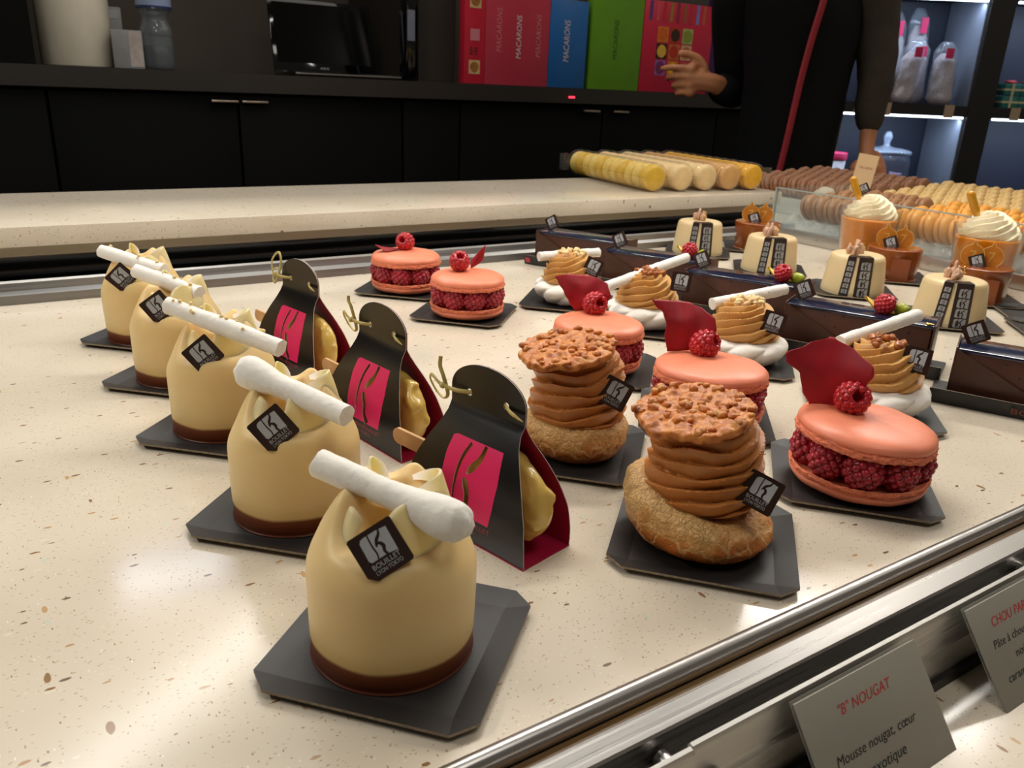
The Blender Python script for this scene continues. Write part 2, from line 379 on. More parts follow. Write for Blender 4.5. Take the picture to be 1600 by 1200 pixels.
def railprof(path, name, label, mat, x0=-1.2, x1=2.4, closed=True, ang=30):
    V = [(x0, y, z) for y, z in path] + [(x1, y, z) for y, z in path]; n = len(path)
    F = [(i, (i + 1) % n, n + (i + 1) % n, n + i) for i in range(n)] + [tuple(range(n))[::-1], tuple(range(n, 2 * n))]
    o = obj(name, V, F, mat, None, True); autosmooth(o, ang); return o
tube = [(.1757 + .0042 * cos(a), -.0012 + .0052 * sin(a)) for a in [2 * pi * k / 24 for k in range(24)]]
rail = thing('front_rail', 'long polished steel rail running along the front edge of the counter', 'rail')
railprof(tube, 'round_lip', '', STEEL).parent = rail
gl = railprof([(.1712, -.0030), (.1640, -.0040), (.1640, -.012), (.1712, -.012)], 'channel_strip', '', simple('amber_channel', rgb(122, 92, 52), .3, nscale=10, namp=.1), ang=20); gl.parent = rail; gl['label'] = 'brownish channel strip'
b1 = railprof([(.1645, .0012), (.1640, .0020), (.1556, .0004), (.1548, -.0006), (.1548, -.012), (.1645, -.012)], 'flat_bar', '', STEEL, ang=25); b1.parent = rail
g2 = railprof([(.1548, -.012), (.1460, -.014), (.1460, -.030), (.1548, -.030)], 'shadow_gap', '', simple('dark_gap', rgb(48, 40, 32), .45, nscale=10, namp=.1), ang=20); g2.parent = rail; g2['label'] = 'dark recess between the bars'  # filler strip; the shade of the deep channel is put into its colour
for (xa, xb, dy) in ((.1775, 2.4, 0.0), (-1.2, .1765, -.0012)):
    b2 = railprof([(.1475 + dy, -.0015), (.1468 + dy, -.0003), (.1452 + dy, -.0006), (.1440 + dy, -.0030), (.1418 + dy, -.014), (.1405 + dy, -.016), (.1398 + dy, -.030), (.1398 + dy, -.036), (.1475 + dy, -.036)], 'card_rail', '', STEEL2, xa, xb, ang=25)
    b2.parent = rail
foot = railprof([(.1398, -.0360), (.1375, -.0360), (.1375, -.030), (.1398, -.030)], 'foot_strip', '', simple('gap_black', rgb(26, 22, 20), .5, nscale=30), ang=20); foot.parent = rail; foot['label'] = 'black strip in place of the dark gap at the foot of the rail'  # the darkness of the open gap is put into this black strip
pin = MB().add(cyl(.0032, 0, .011, 20), 0, TR((.171, .1535, -.009)) @ RX(radians(90)) @ RZ(0)).build('standoff_pin', STEEL, rail, ang=30)
pin2 = MB().add(cyl(.0028, 0, .006, 20), 0, TR((.187, .140, -.014)) @ RX(radians(90))).build('standoff_pin', STEEL, rail, ang=30)
pin3 = MB().add(cyl(.0032, 0, .011, 20), 0, TR((.418, .1555, -.009)) @ RX(radians(90))).build('standoff_pin', STEEL, rail, ang=30)

# product cards in front of the rail
CARDM = simple('grey_card', rgb(150, 146, 134), .5, nscale=20, namp=.02)
CARDT = clear('card_sleeve', (.92, .92, .9, 1), .12, .45, .15, (.75, .75, .7, 1))
REDI = simple('red_ink', rgb(196, 48, 48), .6, nscale=50, namp=.02); BLKI = simple('black_ink', rgb(42, 40, 40), .6, nscale=50, namp=.02)
def product_card(x0, lines, label):
    wd, hh = .076, .047
    n = Vector((0, -.80, .60)); u = Vector((1, 0, 0)); v = n.cross(u)
    TL = Vector((x0, .1405, .000)); M = basis(TL - v * hh, u, n)
    t = thing('product_card', label, 'sign', TL - v * hh, 0, 'product cards on the front rail')
    t.rotation_euler = M.to_3x3().to_euler()
    MB().add(box(0, wd, 0, hh, -.0012, 0, .0003)).build('card', CARDM, t, ang=30)
    sl = MB().add(box(-.0005, wd + .0005, -.010, hh + .0010, -.0020, -.0014)).add(box(-.0005, wd + .0005, -.012, 0, -.0012, .0010)).build('plastic_holder', CARDT, t, ang=30)
    mb = MB(); mk = MB()
    for (s, x, y, w_, h_, red) in lines:
        (mb if red else mk).add(text_vf(s, w_, h_, .28, 'L'), 0, TR((x, y, .0002)))
    a = mb.build('heading', REDI, t, smooth=False); a['label'] = 'red heading'; mk.build('description', BLKI, t, smooth=False)['label'] = 'black description text'
product_card(.2246, [('"B" NOUGAT', .020, .0355, .033, .0040, True), ('Mousse nougat, c\u0153ur', .010, .0200, .050, .0036, False), ('exotique', .026, .0115, .022, .0036, False)],
             'grey product card reading "B" NOUGAT in red, the nearer one at the front rail')
product_card(.3400, [('CHOU PARIS', .014, .0355, .034, .0040, True), ('P\u00e2te \u00e0 choux,', .009, .0270, .030, .0034, False), ('noisette', .022, .0195, .020, .0034, False), ('caram\u00e9lis\u00e9e', .010, .0118, .028, .0034, False), ('la noisette', .018, .0045, .026, .0034, False)],
             'grey product card with the red heading CHOU at the right end of the front rail')

# back metal track, black gap, raised white worktop
track = thing('rear_track', 'steel door track along the back edge of the display counter', 'rail')
railprof([(.8630, 0), (.8640, .0085), (.8680, .0120), (.8700, .0190), (.8740, .0205), (.8790, .0190), (.8800, .0100), (.8950, .0080), (.8950, 0)], 't', '', STEEL3, -1.2, 1.12, ang=20).parent = track
track.children[0].name = 'metal_profile'
blk = obj('rear_recess', *box(-1.2, 1.10, .925, .935, -.9, .034), simple('gloss_black', rgb(9, 8, 8), .12, nscale=5), smooth=False)
tag(blk, 'glossy black recessed panel between the steel track and the raised worktop', 'panel')
MB().add(box(-1.2, 1.10, .9200, .9255, .0180, .0200)).build('trim_line', simple('dark_trim', rgb(52, 44, 38), .3, nscale=5), blk, smooth=False)
wt = thing('raised_worktop', 'raised cream speckled worktop behind the display counter, under the macaron tubes', 'worktop')
MB().add(box(-1.2, 1.120, .905, 1.158, .0455, .065, .0008)).build('stone_slab', QUARTZ, wt, ang=30)
railprof([(.9150, .0350), (.9160, .0440), (.9200, .0450), (1.15, .0450), (1.15, .0330), (.9200, .0330)], 'u', '', simple('beige_underframe', rgb(206, 192, 166), .35, nscale=8, namp=.03), -1.2, 1.115, ang=20).parent = wt
wt.children[-1].name = 'underframe'
st = obj('worktop_base', *box(-1.2, 1.09, .94, 1.14, -.92, .0325), MATS['dark_panel'], smooth=False)
tag(st, 'dark cabinet body carrying the raised speckled worktop', 'cabinet')
# counter continues to the right behind (macaron display area)
c2 = obj('side_counter', *box(1.125, 2.4, .869, 1.215, -.03, 0), QUARTZ, smooth=False)
tag(c2, 'cream speckled counter under the macaron displays on the right', 'counter')
b3 = obj('base_cabinet', *box(1.13, 2.4, .88, 1.195, -.92, -.031), MATS['dark_panel'], smooth=False); tag(b3, 'dark base cabinet below the macaron displays', 'cabinet')

# ------------------------------------------------------------------ black card boards
def board_vf(a=.044, fl=.0105, ch=.0085, lift=.0022, th=.0012):
    b = a - fl; base = .0006
    inner = [(-b, -b), (b, -b), (b, b), (-b, b)]
    top = MB(); V = []; F = []; 
    outer = [(-a + ch, -a), (a - ch, -a), (a, -a + ch), (a, a - ch), (a - ch, a), (-a + ch, a), (-a, a - ch), (-a, -a + ch)]
    V = [(x, y, base + th) for x, y in inner] + [(x, y, base + th + lift) for x, y in outer]
    V += [(x, y, base) for x, y in inner] + [(x, y, base + lift) for x, y in outer]
    F = [(0, 1, 2, 3)]
    o = 4
    F += [(0, o + 0, o + 1, 1), (1, o + 2, o + 3, 2), (2, o + 4, o + 5, 3), (3, o + 6, o + 7, 0), (1, o + 1, o + 2), (2, o + 3, o + 4), (3, o + 5, o + 6), (0, o + 7, o + 0)]
    nt = len(F); F += [tuple(i + 12 for i in f)[::-1] for f in F]
    nb = len(F); F += [(o + i, 12 + o + i, 12 + o + (i + 1) % 8, o + (i + 1) % 8) for i in range(8)]
    return V, F, [0] * nb + [1] * 8
_bv = board_vf()
_bme = None
BR = [None]
def board(x, y, ang, label, lift=None, group='black card cake boards'):
    global _bme
    o = obj('cake_board', _bv[0], _bv[1], [BLACKBOARD, CARDEDGE], None, False, _bv[2]) if _bme is None else bpy.data.objects.new('cake_board', _bme)
    if _bme is None: _bme = o.data
    else: COL.objects.link(o)
    o.location = (x, y, 0); o.rotation_euler = (0, 0, radians(ang)); tag(o, label, 'board', group); return o
BT = .0017   # top of a board

# ------------------------------------------------------------------ nougat cakes
def nougat_cake(x, y, seed, stick, bulb, plaque_c, plaque_u, plaque_n, label, nuts=0, rot=0.0, petals=None, hmul=1.0):
    t = thing('nougat_cake', label, 'pastry', (x, y, BT), 0, 'cream nougat mousse cakes')
    base = Vector((x, y, BT)); so = Vector((seed * 3.7, 1.3, seed))
    R = .0322; front = atan2(-y, -x) - .25 + rot   # the side with the scoop
    prof = smoothprof([(.0, .0002), (.029, .0002), (.0312, .0016), (.0316, .008), (.0320, .020), (.0322, .034), (.0318, .043), (.0292, .0495), (.0250, .0530), (.0200, .0548), (.0140, .0552), (.007, .0550), (.0, .0550)], 6)
    peaks = [(front + 1.35, .0135, .55), (front - 1.25, .0125, .50), (front + 2.7, .0175, .55), (front - 2.35, .0150, .5)]
    def disp(a, r, z):
        if z > .036:
            k = min(1, (z - .036) / .016); k = k * k * (3 - 2 * k)
            da = (a - front + pi) % (2 * pi) - pi
            side = max(0.0, min(1.0, (abs(da) - .55) / 1.0)); side = side * side * (3 - 2 * side)
            rr = r / R
            # gathered pouch: slope rises towards the middle away from the scoop
            rise = .0105 * side * k * max(0, min(1, (1.02 - rr) / .45)) ** 1.1
            if rr < .40: rise *= (rr / .40) ** 1.5 * .6 + .4
            for pa, ph, pw in peaks:
                dd = (a - pa + pi) % (2 * pi) - pi
                rise += ph * .35 * exp(-(dd / pw) ** 2 * 2.2) * exp(-((rr - .62) / .22) ** 2) * k
            # front dimple with a soft lip
            rise -= .0040 * (1 - side) * exp(-((rr - .42) / .30) ** 2) * k
            z += rise
            r *= 1 - .10 * side * k * (rr > .2)
            r *= 1 + .02 * sin(3 * a + seed) * k
        r *= 1 + .010 * noise.noise(Vector((cos(a), sin(a), z * 30)) + so)
        return r, z * hmul
    V, F = lathe(prof, 96, disp); obj('mousse_body', V, F, NOUGAT, t)
    # draped sheet folds : thin curled leaves of white chocolate
    def leaf(name, ang, r0, w_, hgt, curl, lean, z0=.0435, point=.35, th=.0011):
        er = Vector((cos(ang), sin(ang), 0)); et = Vector((-sin(ang), cos(ang), 0))
        def f(u, v, off):
            s = (u - .5) * 2; k = 1 - point * v ** 2.2
            xx = s * w_ * k
            q = s * curl * (1 - .2 * v)
            p = er * (r0 - lean * v ** 1.3 + w_ * .9 * (cos(q) - 1) + off) + et * (w_ * k * (sin(q) / max(curl, .01)) * 1.15)
            p.z = (z0 + hgt * (v ** .9) - .16 * hgt * s * s * v + .0006 * noise.noise(Vector((s * 2, v * 2, seed)))) * hmul
            return p
        A = grid(lambda u, v: f(u, v, 0), 18, 14); B = grid(lambda u, v: f(u, v, -th), 18, 14)
        mb = MB().add(A).add((B[0], [g[::-1] for g in B[1]])); nn = len(A[0]); NU = 19
        ring = [i for i in range(NU)] + [j * NU + 18 for j in range(1, 15)] + [14 * NU + i for i in range(17, -1, -1)] + [j * NU for j in range(13, 0, -1)]
        for i in range(len(ring)):
            a_, b_ = ring[i], ring[(i + 1) % len(ring)]; mb.F.append((a_, nn + a_, nn + b_, b_)); mb.M.append(0)
        o = mb.build('chocolate_fold', SHEET, t); autosmooth(o, 60); return o
    P = petals or [(.58, .0262, .0135, .0270, .60, .0085), (1.72, .0256, .0150, .0310, 1.6, .0070), (-.98, .0250, .0090, .0205, .8, .009), (-2.4, .0170, .0075, .0325, 1.7, .004)]
    for i, (da, r0, w_, hgt, curl, lean) in enumerate(P): leaf('f', front + da, r0, w_, hgt, curl, lean)
    # meringue stick
    a = Vector(stick[0]) - base; b = Vector(stick[1]) - base; L = (b - a).length; n = 40
    d = (b - a).normalized(); pts = [a + (b - a) * i / 70 for i in range(71)]
    r0 = .0053
    def sc(tt):
        s = 1 + .05 * sin(tt * 9 + seed)
        if bulb == 'a': s *= 1 + .55 * exp(-((tt - .14) / .20) ** 2); end = min(1, tt / .10 + .02)
        elif bulb == 'b': s *= 1 + .38 * exp(-((tt - .86) / .18) ** 2); end = min(1, (1 - tt) / .09 + .02)
        else: end = 1
        if bulb: s *= sqrt(max(.02, 1 - (1 - end) ** 2))
        return s
    V, F = sweep(pts, circ(r0, 30), sc)
    V = [v + (v - (a + d * (v - a).dot(d))).normalized() * (.00022 * noise.noise(v * 150 + so) + .00016 * noise.noise(v * 700 + so) - .0014 * max(0, noise.noise(v * 330 + so) - .46)) + d * .0013 * noise.noise(v * 300 + so) for v in V]
    sm = MB().add((V, F)); o = sm.build('meringue_stick', MERINGUE, t, ang=50)
    if nuts:
        rnd = random.Random(seed)
        nb = MB()
        for k in range(nuts):
            tt = rnd.uniform(.05, .95); an = rnd.uniform(-.6, 2.4)
            side = Vector((-d.y, d.x, 0)).normalized(); upv = d.cross(side) * -1
            if upv.z < 0: upv = -upv
            p = a + (b - a) * tt + (side * cos(an) + upv * sin(an)) * r0 * 1.1
            nb.add(lump(rnd.uniform(.0009, .0016), seed + k, 1, .5), 0, TR(p))
        nb.build('nut_crumbs', NUT, o)
    M = basis(Vector(plaque_c) - base, plaque_u, plaque_n); add_plaque(t, M)
    return t
nougat_cake(.111, .245, 1.0, [(.0925, .2690, .0735), (.1245, .2100, .0665)], 'b', (.0970, .2235, .0590), (.89, -.115, .441), (-.357, -.777, .518),
            'nearest cream nougat cake, its white stick rounded at the right end', rot=.1)
nougat_cake(.114, .367, 2.0, [(.0950, .3870, .0745), (.1260, .3260, .0655)], 'a', (.0975, .3445, .0575), (.826, -.005, .563), (-.265, -.886, .38),
            'second nougat cake from the front, its white stick bulging thickly at the left end')
nougat_cake(.110, .492, 3.0, [(.0848, .5030, .0790), (.1318, .4396, .0640)], '', (.0950, .4690, .0570), (.814, .013, .58), (-.195, -.936, .295),
            'cream nougat cake with a long nut-flecked white stick, middle one of the row', nuts=16)
nougat_cake(.106, .597, 4.0, [(.0868, .6290, .0740), (.1190, .5800, .0650)], '', (.0902, .5750, .0600), (.835, .005, .55), (-.156, -.957, .246),
            'cream nougat cake behind the middle one, with nut bits on its white stick', nuts=10)
nougat_cake(.102, .708, 5.0, [(.0750, .7120, .0740), (.1105, .6580, .0660)], '', (.0835, .6855, .0575), (.734, .05, .677), (-.127, -.97, .209),
            'cream nougat cake farthest back in its row, near the steel track', nuts=6)
for (x, y, a, l) in ((.114, .2435, -48, 'black card board under the nearest nougat cake'), (.116, .366, -45, 'black card board under the second nougat cake from the front'),
                     (.113, .487, -44, 'black card board under the middle nougat cake'), (.1085, .596, -44, 'black card board under the nougat cake behind the middle one'),
                     (.107, .708, -44, 'black card board under the farthest nougat cake')):
    board(x, y, a, l)

# ------------------------------------------------------------------ raspberries
def raspberry_vf(r=.0090, hgt=.0105, n=72, hole=True, seed=0):
    mb = MB(); rnd = random.Random(seed); ga = pi * (3 - sqrt(5))
    top = .86 if hole else .985
    for i in range(n):
        z = -1 + (top + 1) * (i + .5) / n; rr = sqrt(max(0, 1 - z * z)); a = i * ga
        taper = 1 - .10 * max(0, -z)
        p = Vector((rr * cos(a) * r * taper, rr * sin(a) * r * taper, z * hgt))
        s = r * .255 * (1 - .10 * abs(z)) * rnd.uniform(.94, 1.06)
        mb.add(ico(s, 2), 0, TR(p * .84))
    mb.add(lathe([(.0001, -hgt * .92), (r * .6, -hgt * .8), (r * .93, -hgt * .2), (r * .94, hgt * .3), (r * .66, hgt * .68), (r * .48, hgt * .84), (r * .36, hgt * .70), (r * .24, hgt * .2), (.0001, 0)] if hole else
                 [(.0001, -hgt * .92), (r * .6, -hgt * .8), (r * .96, 0), (r * .7, hgt * .7), (.0001, hgt * .92)], 20))
    return mb
_r1 = raspberry_vf(); _r1o = _r1.build('raspberry', RASP); R_ME = _r1o.data; bpy.data.objects.remove(_r1o)
_r2 = raspberry_vf(hole=False, seed=4); _r2o = _r2.build('raspberry', RASPD); R_ME2 = _r2o.data; bpy.data.objects.remove(_r2o)
def berry(parent, M, me=None, s=1.0):
    o = bpy.data.objects.new('raspberry', me or R_ME); COL.objects.link(o); o.parent = parent
    o.matrix_basis = M @ Matrix.Diagonal((s, s, s, 1)); return o

# ------------------------------------------------------------------ salmon macaron cakes
def shell_vf(R=.0368, h=.0125, seed=0, flip=False):
    so = Vector((seed, seed * 2.3, 0))
    prof = smoothprof([(.0001, .0030), (R * .6, .0028), (R * .90, .0022), (R * .97, .0006), (R * 1.0, .0000), (R * 1.015, .0016), (R * 1.0, .0032), (R * .985, .0040), (R * 1.0, .0056), (R * .975, .0078), (R * .90, .0098), (R * .74, .0114), (R * .5, .0123), (R * .25, h), (.0001, h + .0001)], 4)
    def disp(a, r, z):
        p = Vector((cos(a) * 2, sin(a) * 2, 0)) + so
        if z < .0042 and r > R * .85:
            q = Vector((cos(a) * R * 480, sin(a) * R * 480, z * 700)) + so
            r += .0010 * noise.noise(q) + .0006 * noise.noise(q * 2.3); z += .0006 * noise.noise(q * .6)
        r *= 1 + .012 * noise.noise(p); z += .0007 * noise.noise(p * 1.2) * (r / R)
        return r, (-z if flip else z)
    V, F = lathe(prof, 180, disp)
    if flip: F = [f[::-1] for f in F]
    # face material: foot vs dome
    fm = []
    for f in F:
        zc = sum(abs(V[i][2]) for i in f) / 4; rc = sum(sqrt(V[i][0] ** 2 + V[i][1] ** 2) for i in f) / 4
        fm.append(1 if zc < .0041 else 0)
    return V, F, fm
def ispahan(x, y, seed, label, R=.0368, tilt=(0, 0), top=(0, 0, .047), bM=None, petal=None, ring_rot=0.0, bs=1.0):
    t = thing('raspberry_macaron', label, 'pastry', (x, y, BT), 0, 'salmon macaron cakes filled with raspberries')
    V, F, fm = shell_vf(R, seed=seed, flip=True); o = obj('macaron_shell', V, F, [SHELL, FOOT], t, True, fm); o.matrix_basis = TR((0, 0, .0128))
    rnd = random.Random(seed * 10)
    n = 9
    for k in range(n):
        a = 2 * pi * k / n + ring_rot
        berry(t, TR((cos(a) * (R - .0095), sin(a) * (R - .0095), .0205)) @ RZ(rnd.uniform(0, 6)) @ RX(rnd.uniform(-.12, .12)), R_ME2, rnd.uniform(1.12, 1.2))
    V, F = lathe([(.0001, .010), (R * .55, .010), (R * .57, .020), (R * .55, .030), (.0001, .030)], 32); obj('rose_cream', V, F, simple('rose_cream', rgb(230, 160, 140), .4, sss=.3, nscale=50, namp=.03), t)
    V, F, fm = shell_vf(R, seed=seed + 5); o = obj('macaron_shell', V, F, [SHELL, FOOT], t, True, fm)
    o.matrix_basis = TR((0, 0, .0295)) @ RX(tilt[0]) @ RY(tilt[1])
    berry(t, TR(top) @ (bM or Matrix.Identity(4)), R_ME, bs)
    if petal:
        V, F = petal(); p = obj('rose_petal', V, F, PETAL, t); m = p.modifiers.new('thickness', 'SOLIDIFY'); m.thickness = .0006
    return t
def petal_fn(foot, wvec, tip, w0, cup, seed=0, point=0.0, notch=0.0, toward=None, rows=None):
    """petal rising from foot to tip; wvec is the sideways direction"""
    foot = Vector(foot); tip = Vector(tip); wv = Vector(wvec).normalized(); ax = tip - foot; nr = ax.cross(wv).normalized()
    if toward is not None and nr.dot(Vector(toward)) < 0: nr = -nr
    def lerp_rows(v):
        for (v0, l0, r0), (v1, l1, r1) in zip(rows, rows[1:]):
            if v <= v1 + 1e-9:
                k = (v - v0) / (v1 - v0); k = k * k * (3 - 2 * k); return l0 + (l1 - l0) * k, r0 + (r1 - r0) * k
    def fr(u, v):
        l, r = lerp_rows(v); s = l + (r - l) * u
        p = foot + ax * v + wv * (s * w0) + nr * (cup * (s * s - .4) * (.3 + v) + .6 * cup * sin(v * 2.8)) + ax * (-.10 * abs(s) * (1 - v))
        return p + nr * .0016 * noise.noise(Vector((s * 1.8, v * 2.5, seed)))
    if rows: return lambda: grid(fr, 28, 28)
    def f(u, v):
        s = (u - .5) * 2; shape = sin(min(1, v * 1.25) * pi / 2) ** .8 * (1 - .25 * v ** 3)
        hh = v * (1 + point * (1 - abs(s)) - .25 * s * s * v)
        p = foot + ax * hh + wv * (s * w0 * shape) + nr * (cup * (s * s - .4) * (.3 + v) + .5 * cup * sin(v * 2.6))
        p += nr * .0012 * noise.noise(Vector((s * 1.5, v * 2, seed)))
        return p
    return lambda: grid(f, 24, 20)
VR = lambda x, y: Vector((y, -x, 0)).normalized()      # sideways of the line from the front of the case
ispahan(.4035, .2430, 3, 'nearest salmon macaron cake, with the widest upright rose petal, at the front right', .0376, (.03, .05), (-.003, .010, .0500),
        RZ(-.55) @ RX(radians(62)) @ RZ(.4), petal_fn((-.008, .021, .0425), VR(.404, .243), (-.006, .028, .0815), .0235, .007, 1, toward=(-1, -.6, 0), rows=[(0, -.45, .25), (.2, -.62, .6), (.45, -.68, .85), (.62, -1.0, 1.0), (.72, -1.02, .98), (.86, -.55, .6), (1, -.05, .05)]), .3, 1.08)
ispahan(.3970, .3570, 7, 'salmon macaron cake with a hooked rose petal, second from the front of its column', .0376, (-.02, .03), (.004, .012, .0490),
        RZ(.3) @ RX(radians(64)), petal_fn((.000, .022, .042), VR(.398, .357), (.001, .030, .0745), .0200, .008, 2, toward=(-1, -.6, 0), rows=[(0, -.75, 0), (.3, -.80, .6), (.55, -.72, .95), (.75, -.80, .92), (.9, -1.05, .55), (1, -1.15, .05)]), .1, 1.08)
ispahan(.3935, .4740, 11, 'salmon macaron cake partly hidden behind a praline chou, rose petal upright on top', .0352, (0, .02), (.005, .013, .0490),
        RZ(-.1) @ RX(radians(68)), petal_fn((.002, .021, .042), VR(.394, .471), (.003, .028, .0695), .0210, .007, 3, toward=(-1, -.8, 0), rows=[(0, -.4, .3), (.25, -.6, .75), (.5, -.75, 1.0), (.8, -.95, .9), (.92, -1.05, .65), (1, -.65, .25)]), .5, 1.05)
ispahan(.3790, .6560, 15, 'salmon macaron cake in the rear pair, its hollow raspberry facing up', .0350, (0, 0), (-.006, .006, .0510),
        RZ(-.4) @ RX(radians(42)), petal_fn((.008, .008, .043), VR(.5, .5), (.016, .004, .058), .006, .003, 4, .5), .25, 1.05)
ispahan(.3690, .7700, 19, 'salmon macaron cake farthest back, beside the steel track, petal lying flat', .0360, (0, 0), (.002, .006, .0500),
        RZ(-.9) @ RX(radians(66)), petal_fn((-.006, .003, .0440), Vector((.3, 1, 0)), (-.028, .010, .0475), .0085, .003, 5, .1), .6, 1.05)
for (x, y, a, l) in ((.4045, .2470, -48, 'black card board under the nearest salmon macaron cake'), (.3990, .3600, -43, 'black card board under the second salmon macaron cake'),
                     (.3960, .4740, -46, 'black card board under the salmon macaron cake behind the praline chou'), (.3800, .6620, -46, 'black card board under the rear macaron cake with the upward raspberry'),
                     (.3700, .7740, -44, 'black card board under the farthest salmon macaron cake')):
    board(x, y, a, l)

# ------------------------------------------------------------------ praline choux
def star(n=8, depth=.26, m=48, r=1.0):
    out = []
    for k in range(m):
        a = 2 * pi * k / m; f = abs(sin(n * a / 2)) ** .8; rr = r * (1 - depth + depth * f); out.append((rr * cos(a), rr * sin(a)))
    return out
def helix(r0, r1, z0, z1, turns, ph=0, n=26, ez=1.0):
    N = int(turns * n); return [Vector(((r0 + (r1 - r0) * i / N) * cos(ph + 2 * pi * turns * i / N), (r0 + (r1 - r0) * i / N) * sin(ph + 2 * pi * turns * i / N), z0 + (z1 - z0) * (i / N) ** ez)) for i in range(N + 1)]
def piped(name, parent, mat, r0, r1, z0, z1, turns, rho, ph=0, nst=8, depth=.3, twist=10, seed=0, core=True, taper=.2, z_off=0):
    path = helix(r0, r1, z0, z1, turns, ph, 34)
    V, F = sweep(path, star(nst, depth, nst * 8, rho), lambda t: (1 - taper * t) * min(1, .35 + t * 10) * min(1, .25 + (1 - t) * 8), twist)
    V = [v + Vector((noise.noise(v * 90 + Vector((seed, 0, 0))), noise.noise(v * 90 + Vector((0, seed, 9))), noise.noise(v * 90))) * .0010 for v in V]
    mb = MB().add((V, F))
    if core: mb.add(lathe([(.0001, z0 - rho * .8), (r0, z0 - rho * .8), (r0 * .98, z0), (r1 + rho * .2, z1), (.0001, z1 + rho * .5)], 32))
    o = mb.build(name, mat, parent); autosmooth(o, 50); return o
def fluted(name, parent, mat, prof, starts, pitch, amp, seed=0, swirl=1, res=150, rows=70):
    """piped cream: slanting overlapping flutes around a profile of (radius, height)"""
    P = smoothprof(prof, 10); L = [0]
    for p, q in zip(P, P[1:]): L.append(L[-1] + sqrt((p[0] - q[0]) ** 2 + (p[1] - q[1]) ** 2))
    def at(v):
        d = v * L[-1]
        for i in range(len(L) - 1):
            if d <= L[i + 1] + 1e-9:
                k = (d - L[i]) / max(1e-9, L[i + 1] - L[i]); return P[i][0] + (P[i + 1][0] - P[i][0]) * k, P[i][1] + (P[i + 1][1] - P[i][1]) * k, d
        return P[-1][0], P[-1][1], L[-1]
    def f(u, v):
        r, z, d = at(v); a = 2 * pi * u
        ph = d / pitch - swirl * starts * u + .45 * noise.noise(Vector((cos(a) * 1.7, sin(a) * 1.7, z * 70 + seed))); k = ph - math.floor(ph)
        saw = (k / .80) ** .75 if k < .80 else 1 - ((k - .80) / .20) ** .9
        fade = min(1, r / .008)
        rr = r + amp * (saw - .62) * fade * (.8 + .5 * noise.noise(Vector((cos(a) * 2 + 5, sin(a) * 2, math.floor(ph) * 1.3 + seed))))
        return Vector((rr * cos(a), rr * sin(a), z + amp * .45 * (saw - .5) * fade))
    V, F = grid(f, res, rows, cu=True); o = MB().add((V, F)).build(name, mat, parent); autosmooth(o, 60); return o
def crisp(parent, M, R, seed, elong=1.0):
    so = Vector((seed * 3.1, seed, 0))
    def top(a, r, z):
        x, y = r * cos(a), r * sin(a); e = 1 + .10 * noise.noise(Vector((cos(a) * 2.2, sin(a) * 2.2, seed))) + .045 * noise.noise(Vector((cos(a) * 8, sin(a) * 8, seed)))
        if r > .001:
            n1 = noise.noise(Vector((x * 170, y * 170, 0)) + so); n2 = noise.noise(Vector((x * 420, y * 420, 3)) + so)
            z += (.0020 * n1 + .0011 * n2) * (1 if z > 0 else .6)
        return r * e, z
    prof = [(R * k / 22, .0022) for k in range(22)] + [(R * .985, .0018), (R, .0002), (R * .985, -.0016)] + [(R * k / 22, -.0018) for k in range(21, -1, -1)]
    prof[0] = (.0001, .0022); prof[-1] = (.0001, -.0018)
    mb = MB().add(lathe(prof, 130, top)); rnd = random.Random(seed)
    for k in range(60):
        a = rnd.uniform(0, 2 * pi); r = R * sqrt(rnd.uniform(0, .92)); s = rnd.uniform(.0013, .0028)
        mb.add(lump(s, seed + k, 2, .55, (1, 1, .75)), 0, TR((r * cos(a), r * sin(a), .0024)))
    for i, v in enumerate(mb.V): mb.V[i] = M @ Vector((v.x * elong, v.y, v.z))
    o = mb.build('nougatine_crisp', CRISP, parent); return o
def crisp_mat():
    t = NT('nougatine'); v = t.coord(); n = t.noise(v, 190, 4, .6); n2 = t.noise(v, 700, 3)
    t.base(t.ramp(n.outputs['Fac'], [(.30, rgb(146, 74, 22)), (.46, rgb(194, 112, 42)), (.62, rgb(216, 142, 66)), (.75, rgb(160, 86, 30))]))
    p = t.p.inputs; p['Roughness'].default_value = .46; p['Subsurface Weight'].default_value = .3; p['Subsurface Radius'].default_value = (.004, .002, .0008); p['Subsurface Scale'].default_value = 1
    p['Coat Weight'].default_value = .1; p['Coat Roughness'].default_value = .25
    t.bump(t.math('ADD', n.outputs['Fac'], t.math('MULTIPLY', n2.outputs['Fac'], .4)), .5, .0012); return t.m
CRISP = crisp_mat()
